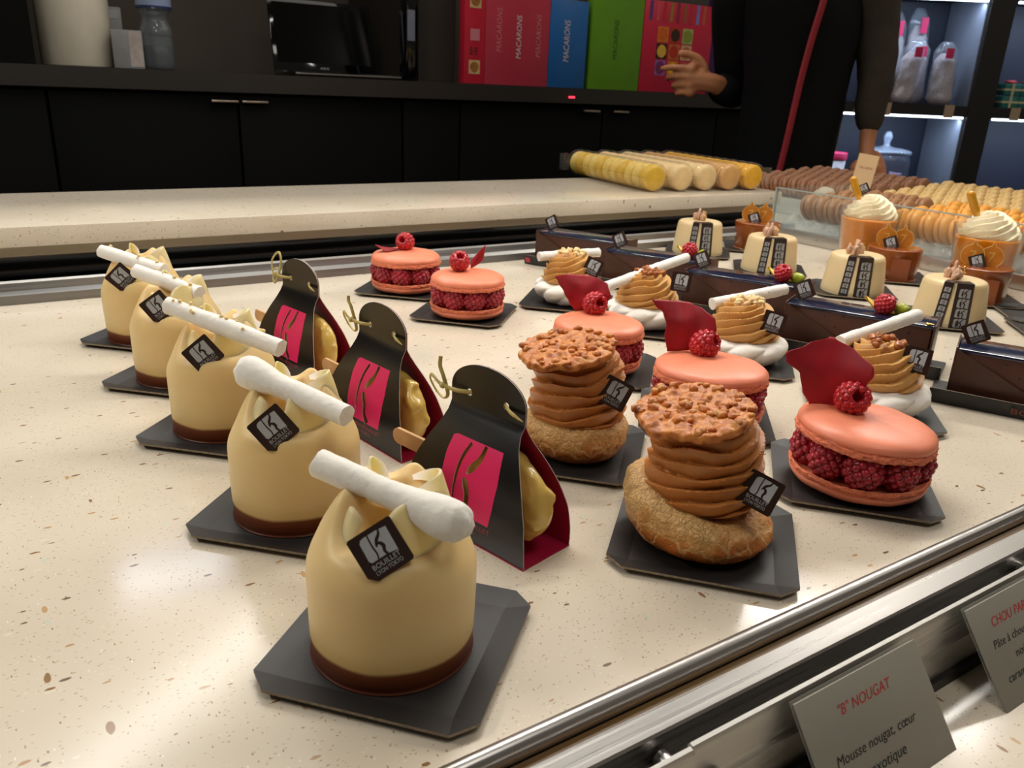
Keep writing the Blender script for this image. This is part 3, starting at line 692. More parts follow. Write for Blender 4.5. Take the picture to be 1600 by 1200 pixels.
def chou(x, y, seed, label, tilt, crispM, pc, pu, pn, rr=.0330):
    t = thing('praline_chou', label, 'pastry', (x, y, BT), 0, 'praline cream choux on black boards'); so = Vector((seed, 2 * seed, 0))
    R = rr
    prof = smoothprof([(.0001, .0004), (R * .62, .0006), (R * .86, .0050), (R * .99, .0120), (R * 1.0, .0175), (R * .93, .0225), (R * .80, .0252), (R * .66, .0250), (R * .5, .0215), (.0001, .0205)], 6)
    def disp(a, r, z):
        k = r / R; p = Vector((cos(a) * 1.6, sin(a) * 1.6, z * 60)) + so
        r2 = r * (1 + .05 * noise.noise(p) * k + .028 * noise.noise(Vector((cos(a) * 7, sin(a) * 7, z * 220)) + so) * k)
        z2 = z + (.0022 * noise.noise(p * 1.5) + .0008 * noise.noise(p * 6)) * k * (1 if z > .004 else .1)
        return r2, max(.0001, z2) + tilt * r * cos(a - 2.2) * (z / .025) * .9
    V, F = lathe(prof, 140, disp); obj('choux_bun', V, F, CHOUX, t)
    fluted('piped_cream', t, COFFEE, [(.018, .0225), (.0262, .0240), (.0285, .0290), (.0275, .0370), (.0262, .0470), (.0250, .0560), (.0205, .0625), (.010, .0650), (.0001, .0655)], 4, .0066, .0050, seed, 1, 170, 110)
    crisp(t, crispM, .0272, seed, 1.04)
    base = Vector((x, y, BT)); add_plaque(t, basis(Vector(pc) + Vector(pn) * (.009 if seed == 5 else .006) - base, pu, pn), .0165, '')
    return t
chou(.2770, .2455, 2, 'nearest praline chou, nougatine disc on top and pale cracked crust facing front', .30,
     TR((-.008, .003, .0675)) @ RZ(-.75) @ RY(-.10) @ RX(.12), (.2840, .2154, .0381), (.463, -.838, -.291), (-.728, -.546, .415), .0372)
chou(.2840, .3570, 5, 'praline chou behind the nearest one, beside the nearest black carton', .0,
     TR((-.010, -.001, .0665)) @ RZ(-.6) @ RY(-.16) @ RX(.10), (.2925, .3324, .0458), (.603, -.709, -.366), (-.62, -.705, .343), .0320)
board(.2800, .2420, -48, 'black card board under the nearest praline chou')
board(.2830, .3600, -46, 'black card board under the praline chou beside the black carton')

# ------------------------------------------------------------------ coffee cream meringues
def meringue_cake(x, y, seed, stick, pc, pu, pn, label, s=1.0, mark=False, dy=0):
    t = thing('coffee_meringue', label, 'pastry', (x, y, BT), 0, 'coffee cream meringues with white sticks'); base = Vector((x, y, BT))
    V, F = grid(lambda u, v: (0, 0, 0), 1, 1)
    prof = smoothprof([(.0001, .0003), (.020, .0003), (.0290, .0050), (.0345, .0120), (.0355, .0165), (.0320, .0205), (.022, .0225), (.0001, .0225)], 5)
    def disp(a, r, z):
        k = r / .035; sw = a * 8 - z * 330 + seed; r += .0022 * k * (abs(sin(sw / 2)) * 2 - 1); z += .0008 * k * sin(sw) * (z > .003)
        return r * (1 + .03 * noise.noise(Vector((cos(a), sin(a), seed)))), max(.0001, z)
    V, F = lathe(prof, 150, disp); obj('meringue_base', V, F, MERINGUE, t)
    fluted('piped_cream', t, COFFEE2, [(.020, .0200), (.0270, .0215), (.0285, .0260), (.0262, .0340), (.0215, .0430), (.0150, .0485), (.006, .0510), (.0001, .0515)], 7, .0068, .0048, seed, 1, 150, 80)
    rnd = random.Random(seed); nb = MB()
    for k in range(26):
        a = rnd.uniform(0, 2 * pi); r = .013 * sqrt(rnd.random()); nb.add(lump(rnd.uniform(.0014, .0032), seed + k, 2, .6), 0, TR((r * cos(a), r * sin(a), .0535 - r * .22 + rnd.uniform(-.001, .0015))))
    o = nb.build('chopped_nuts', CARAMELNUT if seed % 2 else NUT, t)
    # caramelised hazelnut half
    obj('hazelnut', *[q if i else [Vector((-.010, -.006, .0480)) + v for v in q] for i, q in enumerate(lump(.0042, seed + 50, 3, .35, (1, 1, .9)))], simple('hazelnut_brown', rgb(170, 110, 62), .35, nscale=150, namp=.2), t)
    a = Vector(stick[0]) - base; b = Vector(stick[1]) - base; n = 30
    V, F = sweep([a + (b - a) * i / n for i in range(n + 1)], circ(.0048 * s, 20), lambda t_: 1 + .04 * sin(t_ * 8 + seed))
    V = [v + Vector((1, 1, 1)) * .0005 * noise.noise(v * 230) for v in V]
    so = MB().add((V, F)).build('meringue_stick', MERINGUE, t, ang=50)
    if mark:
        m_ = a + (b - a) * .72; d = (b - a).normalized(); nn = Vector((-m_.x - base.x, -m_.y - base.y, .17)).normalized(); nn = (nn - d * nn.dot(d)).normalized()
        MB().add(ico(.0013, 2, (1, .8, .3)), 0, basis(m_ + nn * .0046, d, nn)).build('dark_fleck', PLAQUE, so)
    add_plaque(t, basis(Vector(pc) + Vector(pn) * .010 - base, pu, pn), .0176, '')
meringue_cake(.520, .312, 1, [(.505, .337, .0475), (.586, .330, .0600)], (.5298, .2924, .0433), (.458, -.887, -.057), (-.845, -.454, .284), 'coffee cream meringue nearest the front, its white stick above the nearest macaron petal', mark=False)
meringue_cake(.519, .437, 2, [(.500, .458, .0470), (.572, .443, .0560)], (.5253, .4129, .0394), (.577, -.803, -.147), (-.761, -.595, .258), 'coffee cream meringue with a dark fleck on its white stick', mark=True)
meringue_cake(.516, .555, 3, [(.466, .556, .0430), (.578, .570, .0590)], (.5297, .5259, .048), (.701, -.71, -.065), (-.681, -.694, .233), 'coffee cream meringue with a long steep white stick, between two rose petals')
meringue_cake(.502, .657, 4, [(.4700, .6700, .0490), (.5400, .6600, .0500)], (.5142, .6359, .0412), (.684, -.646, -.34), (-.617, -.76, .204), 'coffee cream meringue farthest back, its white stick lying level')
for (x, y, a, l) in ((.520, .314, -47, 'black card board under the nearest coffee meringue'), (.516, .437, -47, 'black card board under the coffee meringue with the flecked stick'),
                     (.513, .555, -47, 'black card board under the coffee meringue with the long steep stick'), (.500, .657, -46, 'black card board under the farthest coffee meringue')):
    board(x, y, a, l)

# ------------------------------------------------------------------ black cartons holding glazed lollies
def carton(x, y, ang, seed, label, lol_label):
    t = thing('black_carton', label, 'box', (x, y, 0), radians(ang), 'black paper cartons with pink fronts')
    W = .0425; T = .0165; HT = .0850
    def halfw(z):
        pts = [(0, .0425), (.010, .0422), (.022, .0405), (.034, .0360), (.044, .0310), (.0525, .0262), (.058, .0245), (.0615, .0248), (.070, .0250)]
        if z >= .070: k = min(1, (z - .070) / (HT - .070)); return .0250 * sqrt(max(0, 1 - k * k))
        for (a, b), (c, d) in zip(pts, pts[1:]):
            if z <= c: k = (z - a) / (c - a); k = k * k * (3 - 2 * k) if False else k; return b + (d - b) * k
    def prof_y(z):
        # distance of panel from centre plane
        if z > .062: return .0006 + .0004 * 0
        k = z / .062; return .0006 + (T - .0006) * (1 - k ** 1.9) + .0018 * sin(pi * k)
    outl = []
    zs = [HT * (1 - cos(pi * i / 60)) / 2 for i in range(61)]
    zs = sorted(set(zs + [.062 + .001 * i for i in range(1, 20)]))
    zs = [z for i, z in enumerate(zs) if i == 0 or z - zs[max(0, i - 1)] > .0003]
    right = [(halfw(z), z) for z in zs if z < HT - 1e-6] + [(0.0001, HT)]
    left = [(-a, b) for a, b in reversed(right[:-1])]
    outl = right + left
    def ell(cx, cz, r, n=16): return [(cx + r * cos(2 * pi * k / n), cz + r * sin(2 * pi * k / n)) for k in range(n)]
    eyes = [ell(-.0125, .0690, .0019), ell(.0125, .0690, .0019)]
    def ribbon(pts, wd):
        V, F = stroke(pts, wd, 0, 5); L = [v for i, v in enumerate(V) if i % 2 == 0]; Rr = [v for i, v in enumerate(V) if i % 2]
        return [(a, b) for a, b, _ in L] + [(a, b) for a, b, _ in reversed(Rr)]
    cuts = [ribbon([(-.0020, .0475), (-.0052, .040), (-.0068, .030), (-.0070, .0155)], [.0018, .0020, .0019, .0012]),
            ribbon([(.0075, .0485), (.0060, .0420), (.0020, .0365), (.0000, .0335)], [.0022, .0030, .0038, .0010]),
            ribbon([(-.0015, .0310), (.0005, .0285), (.0025, .0235), (.0028, .0185), (.0062, .0135)], [.0016, .0040, .0034, .0034, .0050])]
    pink = [(-.0150, .0130), (.0185, .0130), (.0200, .022), (.0205, .035), (.0185, .0490), (-.0125, .0490), (-.0150, .0480), (-.0165, .040), (-.0165, .024)]
    def panel(sign, front):
        V2 = []; E = []
        def addloop(L):
            n0 = len(V2); V2.extend([Vector(p) for p in L]); E.extend([(n0 + i, n0 + (i + 1) % len(L)) for i in range(len(L))])
        addloop(outl)
        for e in eyes: addloop(e)
        if front:
            for c in cuts: addloop(c)
            L = []
            for i in range(len(pink)):
                a, b = Vector(pink[i]), Vector(pink[(i + 1) % len(pink)]); k = max(1, int((b - a).length / .003))
                L += [tuple(a + (b - a) * j / k) for j in range(k)]
            addloop(L)
        def inside(p, poly):
            r = False; n = len(poly)
            for i in range(n):
                x1, y1 = poly[i][0], poly[i][1]; x2, y2 = poly[(i + 1) % n][0], poly[(i + 1) % n][1]
                if (y1 > p[1]) != (y2 > p[1]) and p[0] < (x2 - x1) * (p[1] - y1) / (y2 - y1) + x1: r = not r
            return r
        for iz in range(1, 32):
            z = iz * HT / 32
            for ix in range(-13, 14):
                xx = ix * .0032
                if abs(xx) < halfw(z) - .0008: V2.append(Vector((xx, z)))
        vs, es, fs, *_ = mgeo.delaunay_2d_cdt(V2, E, [], 0, 1e-6)
        keep = []; mi = []
        for f in fs:
            c = sum((vs[i] for i in f), Vector((0, 0))) / len(f)
            if not inside(c, outl) or any(inside(c, e) for e in eyes): continue
            if front and any(inside(c, q) for q in cuts): continue
            keep.append(tuple(f)); mi.append(2 if front and inside(c, pink) else 0)
        tht = .0004; n = len(vs)
        VV = [Vector((v.x, sign * prof_y(v.y), v.y)) for v in vs] + [Vector((v.x, sign * (prof_y(v.y) - tht), v.y)) for v in vs]
        FF = list(keep) + [tuple(i + n for i in f)[::-1] for f in keep]; MM = mi + [1] * len(keep)
        cnt = {}
        for f in keep:
            for i in range(len(f)):
                a, b = f[i], f[(i + 1) % len(f)]; cnt[(a, b)] = cnt.get((a, b), 0) + 1
        for (a, b) in list(cnt):
            if (b, a) not in cnt: FF.append((b, a, n + a, n + b)); MM.append(3)
        if sign > 0: FF = [f[::-1] for f in FF]
        used = sorted({i for f in FF for i in f}); mp = {i: k for k, i in enumerate(used)}
        return [VV[i] for i in used], [tuple(mp[i] for i in f) for f in FF], MM
    V, F, Mi = panel(-1, True); o = obj('front_panel', V, F, [BAGBLACK, BAGPINKIN, BAGPINK, CARDWHITE], t, False, Mi); autosmooth(o, 30)
    V, F, Mi = panel(1, False); o2 = obj('back_panel', V, F, [BAGBLACK, BAGPINKIN, BAGPINK, CARDWHITE], t, False, Mi); autosmooth(o2, 30)
    o2['label'] = 'back panel, crimson inside'
    MB().add(box(-W, W, -T - .0004, T + .0004, 0, .0005)).build('base_panel', BAGPINKIN, t, smooth=False)['label'] = 'crimson inner base'
    # lettering at the foot of the front
    def wrap(VF): return [Vector((v[0], -prof_y(max(0, v[1])) - .00015, v[1])) for v in VF[0]], VF[1]
    tx = MB()
    for s, wd, zb, h in (('SEBASTIEN BOUILLET', .040, .0090, .0023), ('LYON \u00b7 TOKYO', .020, .0052, .0023)):
        VF = text_vf(s, wd, h); VF = ([Vector((v.x, v.y + zb, 0)) for v in VF[0]], VF[1]); tx.add(wrap(VF))
    tx.build('printed_lettering', PINKPRINT, o, smooth=False)['label'] = 'pink lettering at the foot'
    # bamboo pick threaded through the holes, ending in a knot
    z = .0690
    pth = smoothprof([(-.0260, -.004, z), (-.018, -.0036, z), (-.0125, -.0005, z), (-.006, .0030, z), (.006, .0030, z), (.0125, -.0005, z), (.018, -.0030, z - .001), (.0275, -.005, z - .002)], 5)
    pk = MB().add(sweep(pth, [(a * .0011, b * .0006) for a, b in circ(1, 10)], lambda u: min(1, (1 - u) * 8 + .15)))
    rnd = random.Random(seed); rl = .0058
    loop = smoothprof([(-.0240, -.004, z), (-.0290, -.0055, z + .0015), (-.0350, -.0050, z + .004), (-.0385, -.003, z + .0005), (-.0370, .0000, z - .0065), (-.0320, .0005, z - .0090), (-.0275, -.001, z - .0050), (-.0270, -.0045, z + .002 + .003 * seed), (-.0285, -.0055, z + .0085 + .002 * seed), (-.0275, -.006, z + .0160)] if seed != 3 else
                      [(-.0240, -.004, z), (-.0290, -.0055, z + .001), (-.0330, -.004, z + .010), (-.0290, -.001, z + .0165), (-.0240, -.0015, z + .013), (-.0245, -.003, z + .003), (-.0285, -.005, z - .006), (-.0330, -.004, z - .004), (-.0330, -.003, z + .003), (-.0260, -.003, z + .005)], 7)
    pk.add(sweep(loop, [(a * .0010, b * .0005) for a, b in circ(1, 8)]))
    pk.add(lump(.0019, seed, 2, .3), 0, TR((-.0275, -.0045, z + .0005)))
    p = pk.build('knotted_bamboo_pick', BAMBOO); autosmooth(p, 50); p.parent = t
    # the lolly inside
    l = thing('glazed_lolly', lol_label, 'pastry', (x, y, .0006), radians(ang), 'yellow glazed lollies inside the cartons')
    so = Vector((seed * 5, 0, 0)); V, F = ico(1, 5)
    out = []
    for v in V:
        v = Vector(v); e = 2.6
        d = (abs(v.x) ** e + abs(v.y) ** e + abs(v.z) ** e) ** (1 / e); q = v / d
        zz = q.z; taper = 1 - .28 * max(0, zz)
        p = Vector((q.x * .0385 * (1 - .12 * max(0, zz)), q.y * .0105 * taper, .0005 + (q.z + 1) * .0235))
        k = noise.noise(Vector((p.x * 130, p.y * 130, p.z * 130)) + so); k2 = noise.noise(p * 60 + so)
        m_ = max(0, k - .18) * 2.4; p += Vector((q.x, q.y * (.25 if abs(q.x) < .75 else 1), q.z * .5)) * (.0026 * m_ + .0012 * k2); p.x += .0035
        if p.z < .0015: p.z = .0006 + .0002 * k2
        out.append(p)
    obj('glaze_body', out, F, YELLOWGLAZE, l)
    sk = MB(); L = [(-.036, -.0045), (-.066, -.0045)] + [(-.066 - .0045 * sin(pi * k / 10), -.0045 * cos(pi * k / 10)) for k in range(1, 10)] + [(-.066, .0045), (-.036, .0045)]
    V, F = extrude(L, -.0010, .0010); M = TR((0, -.001, .0275)) @ RX(radians(90))
    o = obj('wooden_stick', [M @ Vector(v) for v in V], F, WOOD, l, False); autosmooth(o, 30)
carton(.1905, .3075, -76, 1, 'nearest black paper carton with a pink B window front, beside the nearest nougat cake', 'yellow glazed lolly on a wooden stick inside the nearest black carton')
carton(.1930, .4360, -80, 2, 'middle black paper carton of three, bamboo pick knotted upright', 'yellow glazed lolly on a wooden stick inside the middle black carton')
carton(.1900, .5760, -78, 3, 'farthest black paper carton of three, bamboo pick ending in a round loop', 'yellow glazed lolly on a wooden stick inside the farthest black carton')

# ------------------------------------------------------------------ chocolate bars in black trays
def chocside_mat():
    t = NT('dark_chocolate_mousse'); v = t.coord(); n = t.noise(v, 40, 3); vo = t.vor(v, 190)
    c = t.ramp(n.outputs['Fac'], [(.3, rgb(66, 34, 21)), (.7, rgb(82, 44, 28))])
    sep = t.node('ShaderNodeSeparateColor'); t.l.new(vo.outputs['Color'], sep.inputs[0])
    f = t.math('MULTIPLY', t.math('LESS_THAN', vo.outputs['Distance'], .22), t.math('LESS_THAN', sep.outputs[0], .22))
    t.base(t.mix(f, c, rgb(24, 11, 8))); t.p.inputs['Roughness'].default_value = .5
    t.bump(t.math('ADD', t.math('MULTIPLY', f, -1.0), n.outputs['Fac']), .4, .0008); return t.m
CHOCSIDE = chocside_mat()
CHOCPLATE = simple('milk_chocolate_plate', rgb(70, 40, 27), .38, nscale=60, namp=.08)
GLAZE = simple('mirror_glaze', rgb(30, 36, 62), .20, nscale=30, namp=.1, coat=.6)  # navy base colour stands in for the blue reflection of the shelves
KIWI = simple('kiwi_flesh', rgb(160, 168, 40), .3, sss=.4, nscale=200, namp=.12)
PINE = simple('pineapple_flesh', rgb(226, 186, 66), .3, sss=.4, nscale=120, namp=.12)
GOLD = simple('gold_leaf', (.9, .62, .15, 1), .25, 1, nscale=200, namp=.1)
def choc_bar(x, y, ang, seed, label, fruit=True, L=.118, gold=False):
    t = thing('chocolate_bar_cake', label, 'pastry', (x, y, .0022), radians(ang), 'long chocolate bar cakes in black trays')
    # local x runs from the far plaque end (0) to the near end (L); y is the width
    W = .0195; Hh = .0400
    MB().add(box(.0015, L - .0015, -W + .001, W - .001, 0, Hh - .0022, .0008)).build('mousse_slab', CHOCSIDE, t, ang=30)
    g = box(0.0, L, -W, W, Hh - .0030, Hh, .0013); MB().add(g).build('glaze_top', GLAZE, t, ang=40)
    for s in (-1, 1):     # long plates with a slanting upper edge towards the far end
        yy = s * (W + .0001); th = s * .0012
        V = [(0, yy, 0), (.0800, yy, 0), (0, yy, Hh - .0005), (0, yy + th, 0), (.0800, yy + th, 0), (0, yy + th, Hh - .0005)]
        F = [(0, 1, 2), (3, 5, 4), (0, 3, 4, 1), (1, 4, 5, 2), (2, 5, 3, 0)]
        obj('side_plate', V, F, CHOCPLATE, t, False)
    MB().add(box(-.0014, -.0001, -W - .0013, W + .0013, 0, Hh + .001, .0003)).build('end_plate', CHOCPLATE, t, ang=30)
    MB().add(box(L, L + .0012, -W - .0010, W + .0010, 0, Hh + .0005, .0003)).build('end_plate', CHOCPLATE, t, ang=30)
    # standing plaque, on one corner
    n = Vector((cos(radians(ang + 90 + 180)) , 0, 0)); Minv = Matrix.Rotation(-radians(ang), 4, 'Z')
    nw = Vector((-.90, -.42, .10)); uw = Vector((.40, -.78, .52))
    nl = Minv @ nw; ul = Minv @ uw; M = basis((.0085, 0, Hh + .0090), ul, nl); add_plaque(t, M, .0160, '')
    if fruit:
        rt = TR((L - .020, 0, Hh))
        fx = -.016 if gold else 0
        berry(t, TR((L - .026 + fx, -.002, Hh + .0080)) @ RZ(seed) @ RY(-.9) @ RZ(2) @ RX(.7), R_ME, .92)
        mb = MB().add(grid(lambda u, v: Vector(((v - .5) * .030 - .002, (u - .5) * .013 * (1 - abs(v * 2 - 1) ** 1.6) ** .7, .0015 + .009 * max(0, .5 - v) * 2 * (1) + .0008 * sin(u * 6))), 10, 16))
        pn = mb.build('pineapple_slice', PINE, t); pn.matrix_basis = TR((L - .026 + fx, .004, Hh)) @ RZ(radians(180 - 190)) ; m = pn.modifiers.new('t', 'SOLIDIFY'); m.thickness = .0022; m.offset = 1
        kw = MB().add(lump(.0068, seed + 3, 3, .22, (1, .8, .75)), 0, TR((L - .013 + fx, .003, Hh + .0048))).build('kiwi_piece', KIWI, t)
    if gold:
        MB().add(lump(.0022, seed, 2, .8, (1.6, .8, .35)), 0, TR((L - .004, -W + .003, Hh + .0008))).build('gold_leaf_flake', GOLD, t)
    # tray
    tr = thing('card_tray', 'black card tray under the ' + label.split(',')[0], 'tray', (x, y, 0), radians(ang), 'black card trays under the chocolate bars')
    mb = MB().add(box(-.012, L + .012, -.0273, .027, .0004, .0020)); o = mb.build('tray_base', BLACKBOARD, tr, smooth=False)
    V = [(-.012, -.027, .0004), (L + .012, -.027, .0004), (L + .012, -.0315, .0125), (-.012, -.0315, .0125), (-.012, -.0258, .0004), (L + .012, -.0258, .0004), (L + .012, -.0303, .0125), (-.012, -.0303, .0125)]
    F = [(0, 1, 2, 3), (7, 6, 5, 4), (3, 2, 6, 7), (0, 3, 7, 4), (1, 5, 6, 2)]
    obj('front_lip', V, F, [BLACKBOARD, CARDEDGE], tr, False, [0, 0, 1, 1, 1])
    return t, tr
BARS = [(.5990, .8420, -66, 1, 'farthest chocolate bar cake, against the steel track', False, False), (.6020, .7130, -62, 2, 'chocolate bar cake with fruit, second from the back', True, False),
        (.6110, .5920, -65, 3, 'chocolate bar cake with fruit, third from the back', True, False), (.6010, .4560, -65, 4, 'chocolate bar cake with fruit and gold leaf, fourth from the back', True, True),
        (.6090, .3060, -64, 5, 'nearest chocolate bar cake, running off the right edge', False, False)]
for i, (x, y, a, s, l, fr, gd) in enumerate(BARS):
    bt, tr = choc_bar(x, y, a, s, l, fr, gold=gd)
    if i == 4:
        lip = [c for c in tr.children if c.name.startswith('front_lip')][0]
        V, F = text_vf('BOUILLET', .040, .0050); M = basis((.062, -.0300, .0042), (1, 0, 0), (0, -.93, -.37))
        obj('lip_lettering', [M @ (v + Vector((0, 0, .0004))) for v in V], F, simple('dull_red_print', rgb(120, 44, 34), .5, nscale=80, namp=.02), lip, False)
    if i == 0:
        lip = [c for c in tr.children if c.name.startswith('front_lip')][0]
        M = basis((-.006, -.0292, .0062), (1, 0, 0), (0, -.93, -.37))
        V, F = box(-.0032, .0032, -.0032, .0032, .0002, .0006); o = obj('pink_stamp', [M @ Vector(v) for v in V], F, simple('pink_stamp', rgb(200, 60, 70), .5, nscale=600, namp=.2), lip, False)

# ------------------------------------------------------------------ vanilla cakes wrapped with a printed film band
VANILLA = simple('vanilla_mousse', rgb(224, 200, 154), .40, sss=.45, sss_r=(.006, .004, .002), nscale=30, namp=.03, bump=.05, bscale=300)
FILM = simple('dark_film', rgb(46, 32, 28), .3, nscale=200, namp=.1)
FILMP = simple('film_print', rgb(150, 150, 150), .35, nscale=200, namp=.05)
SHAVE = simple('blond_chocolate', rgb(206, 164, 134), .5, nscale=90, namp=.08)
def band_cake(x, y, seed, label, group='vanilla cakes with printed bands'):
    t = thing('vanilla_cake', label, 'pastry', (x, y, BT), 0, group); R0, R1, HH = .0345, .0300, .0445
    prof = smoothprof([(.0001, .0002), (R0 * .9, .0002), (R0, .0020), (R0 * .985, .010), (R1 * 1.03, HH * .8), (R1 * .99, HH * .93), (R1 * .90, HH * .99), (R1 * .7, HH), (.0001, HH)], 5)
    obj('mousse_body', *lathe(prof, 80), VANILLA, t)
    a0 = atan2(-y, -x) + .18
    def bandgeo(ac, wd, off, name, rows, tw=0.0):
        def rad(z): return R0 * .99 + (R1 - R0 * .985) * (z / HH) + off
        path = [(z / 20) * HH * .97 + .0005 for z in range(21)]
        g = grid(lambda u, v: (lambda z, a: Vector((rad(z) * cos(a), rad(z) * sin(a), z)))(.0005 + v * (HH + .0003), ac + tw * v + (u - .5) * wd / R1), 6, 20)
        mb = MB().add(g, 0)
        topc = [Vector(((rad(HH) - k * .0016) * cos(ac + tw + 0), 0, 0)) for k in range(2)]
        # over the shoulder
        g2 = grid(lambda u, v: (lambda r, a: Vector((r * cos(a), r * sin(a), HH + .0004 + .0004 * sin(pi * v))))(rad(HH) * (1 - .5 * v), ac + tw + (u - .5) * wd / R1 / (1 - .5 * v)), 6, 6)
        mb.add(g2, 0)
        lg = logo_vf(False); sc = wd * 1.02
        for r in range(rows):
            zc = .0060 + r * (HH - .0085) / (rows - .35)
            for i, v in enumerate(lg.V):
                pass
            VV = []
            for v in lg.V:
                xx, yy, zz = v.x * sc * 1.0, (v.y - .12) * sc * 1.05, v.z
                z = min(HH, max(.0005, zc + yy)); a = ac + tw * z / HH - xx / R1 * -1
                q = rad(z) + .00015 + zz * .02; VV.append(Vector((q * cos(a), q * sin(a), z)))
            n0 = len(mb.V); mb.V += VV; mb.F += [tuple(i + n0 for i in f) for f in lg.F]; mb.M += [1 if m == 0 else 0 for m in lg.M]
        o = mb.build(name, [FILM, FILMP], t, smooth=False); return o
    bandgeo(a0 + .15, .0155, .0010, 'printed_band', 4, 0)
    bandgeo(a0 - .42, .0085, .0014, 'printed_band', 6, .08)
    rnd = random.Random(seed); mb = MB()
    for k in range(7):
        a = rnd.uniform(0, 6.28); mb.add(lump(rnd.uniform(.0030, .0052), seed + k, 3, .5, (1, .6, 1.5)), 0, TR((-.004 + .008 * cos(a), .002 + .006 * sin(a), HH + .0045)) @ RZ(a) @ RX(rnd.uniform(-.4, .4)))
    mb.add(lump(.0045, seed + 9, 3, .5, (1, .55, 2.1)), 0, TR((-.002, .002, HH + .0070)) @ RZ(.5))
    sv = mb.build('chocolate_shavings', SHAVE, t)
    MB().add(lump(.0013, seed, 2, .7, (1, .4, 2.4)), 0, TR((.004, -.004, HH + .0100))).add(lump(.0010, seed + 1, 2, .7, (1.5, .4, 1)), 0, TR((.0005, -.007, HH + .0070))).build('gold_leaf_flake', GOLD, t)
    board(x + .002, y + .001, -46, 'black card board under the ' + label.split(',')[0])
band_cake(.8220, .4320, 1, 'nearest vanilla cake with a printed band, at the right')
band_cake(.8420, .5600, 2, 'second vanilla cake with a printed band, beside the kiwi piece')
band_cake(.8430, .6850, 3, 'third vanilla cake with a printed band')
band_cake(.8400, .8100, 4, 'farthest vanilla cake with a printed band, beside the steel track')

# ------------------------------------------------------------------ caramel cakes with candy discs
CARAMEL = simple('glossy_caramel', rgb(150, 78, 28), .18, sss=.4, sss_r=(.006, .003, .001), nscale=18, namp=.15, coat=.5)
CANDY = simple('amber_candy', rgb(196, 128, 48), .22, sss=.5, sss_r=(.005, .003, .001), nscale=90, namp=.1)
CANDYL = simple('pale_candy', rgb(220, 166, 84), .3, sss=.4, sss_r=(.005, .003, .001), nscale=90, namp=.06)
def caramel_cake(x, y, seed, label, plate=True):
    t = thing('caramel_cake', label, 'pastry', (x, y, BT), 0, 'caramel cakes with candy discs'); base = Vector((x, y, BT))
    HH = .0385; prof = smoothprof([(.0001, .0002), (.0285, .0002), (.0298, .002), (.0305, .012), (.0322, .028), (.0325, HH * .93), (.0312, HH), (.022, HH + .0003), (.0001, HH)], 5)
    obj('caramel_body', *lathe(prof, 80, lambda a, r, z: (r * (1 + .012 * noise.noise(Vector((cos(a), sin(a), z * 40 + seed)))), z)), CARAMEL, t)
    d = Vector((-x, -y, 0)).normalized(); s = Vector((d.y, -d.x, 0)) * -1
    s = Vector((y, -x, 0)).normalized()
    for k, (off, back, hgt) in enumerate(((-.0120, .002, .0125), (.0070, -.003, .0120))):
        R = .0120; n = 64; poly = []
        for i in range(n):
            a = 2 * pi * i / n; r = R * (1 + .045 * abs(sin(a * 9))) + (.0055 * max(0, 1 - abs(((a - pi / 2 + pi) % (2 * pi)) - pi) / .22))
            poly.append((r * cos(a), r * sin(a)))
        M = basis(s * off + d * back + Vector((0, 0, HH + hgt - .002)), s, d + Vector((0, 0, .15)))
        V, F = extrude(poly, -.0012, .0006); o = obj('candy_disc', [M @ Vector(v) for v in V], F, CANDY, t, False); autosmooth(o, 30)
        rim = MB(); rim.add(sweep([Vector((r_[0] * .97, r_[1] * .97, .0006)) for r_ in poly] + [Vector((poly[0][0] * .97, poly[0][1] * .97, .0006))], circ(.0005, 6)), 0, M)
        rim.add(text_vf('7', .0065, .0110), 0, M @ TR((0, -.0055, .0009)))
        rim.build('raised_seven', CANDYL, o, smooth=False)
    add_plaque(t, basis(d * .012 - s * .006 + Vector((0, 0, HH + .0055)), s + Vector((0, 0, .45)), d + Vector((0, 0, .2))), .0160, '')
    if plate:
        M = basis(d * .0330 + s * .010 + Vector((0, 0, .0165)), s, d); V, F = box(-.0105, .0105, -.0160, .0125, -.0006, .0006, .0002)
        o = obj('chocolate_tile', [M @ Vector(v) for v in V], F, simple('milk_chocolate', rgb(132, 68, 34), .4, nscale=60, namp=.06), t, False)
    board(x, y, -45, 'black card board under the ' + label.split(',')[0])
caramel_cake(.9530, .4750, 1, 'nearest caramel cake with two candy discs', True)
caramel_cake(.9650, .5920, 2, 'middle caramel cake with two candy discs', True)
caramel_cake(.9500, .8020, 3, 'farthest caramel cake with two candy discs, near the raised worktop', True)
board(.9450, .3950, -45, 'empty black card board at the right edge of the photo')
board(.8900, .3500, -45, 'black card board at the right edge, the lower of two', None)

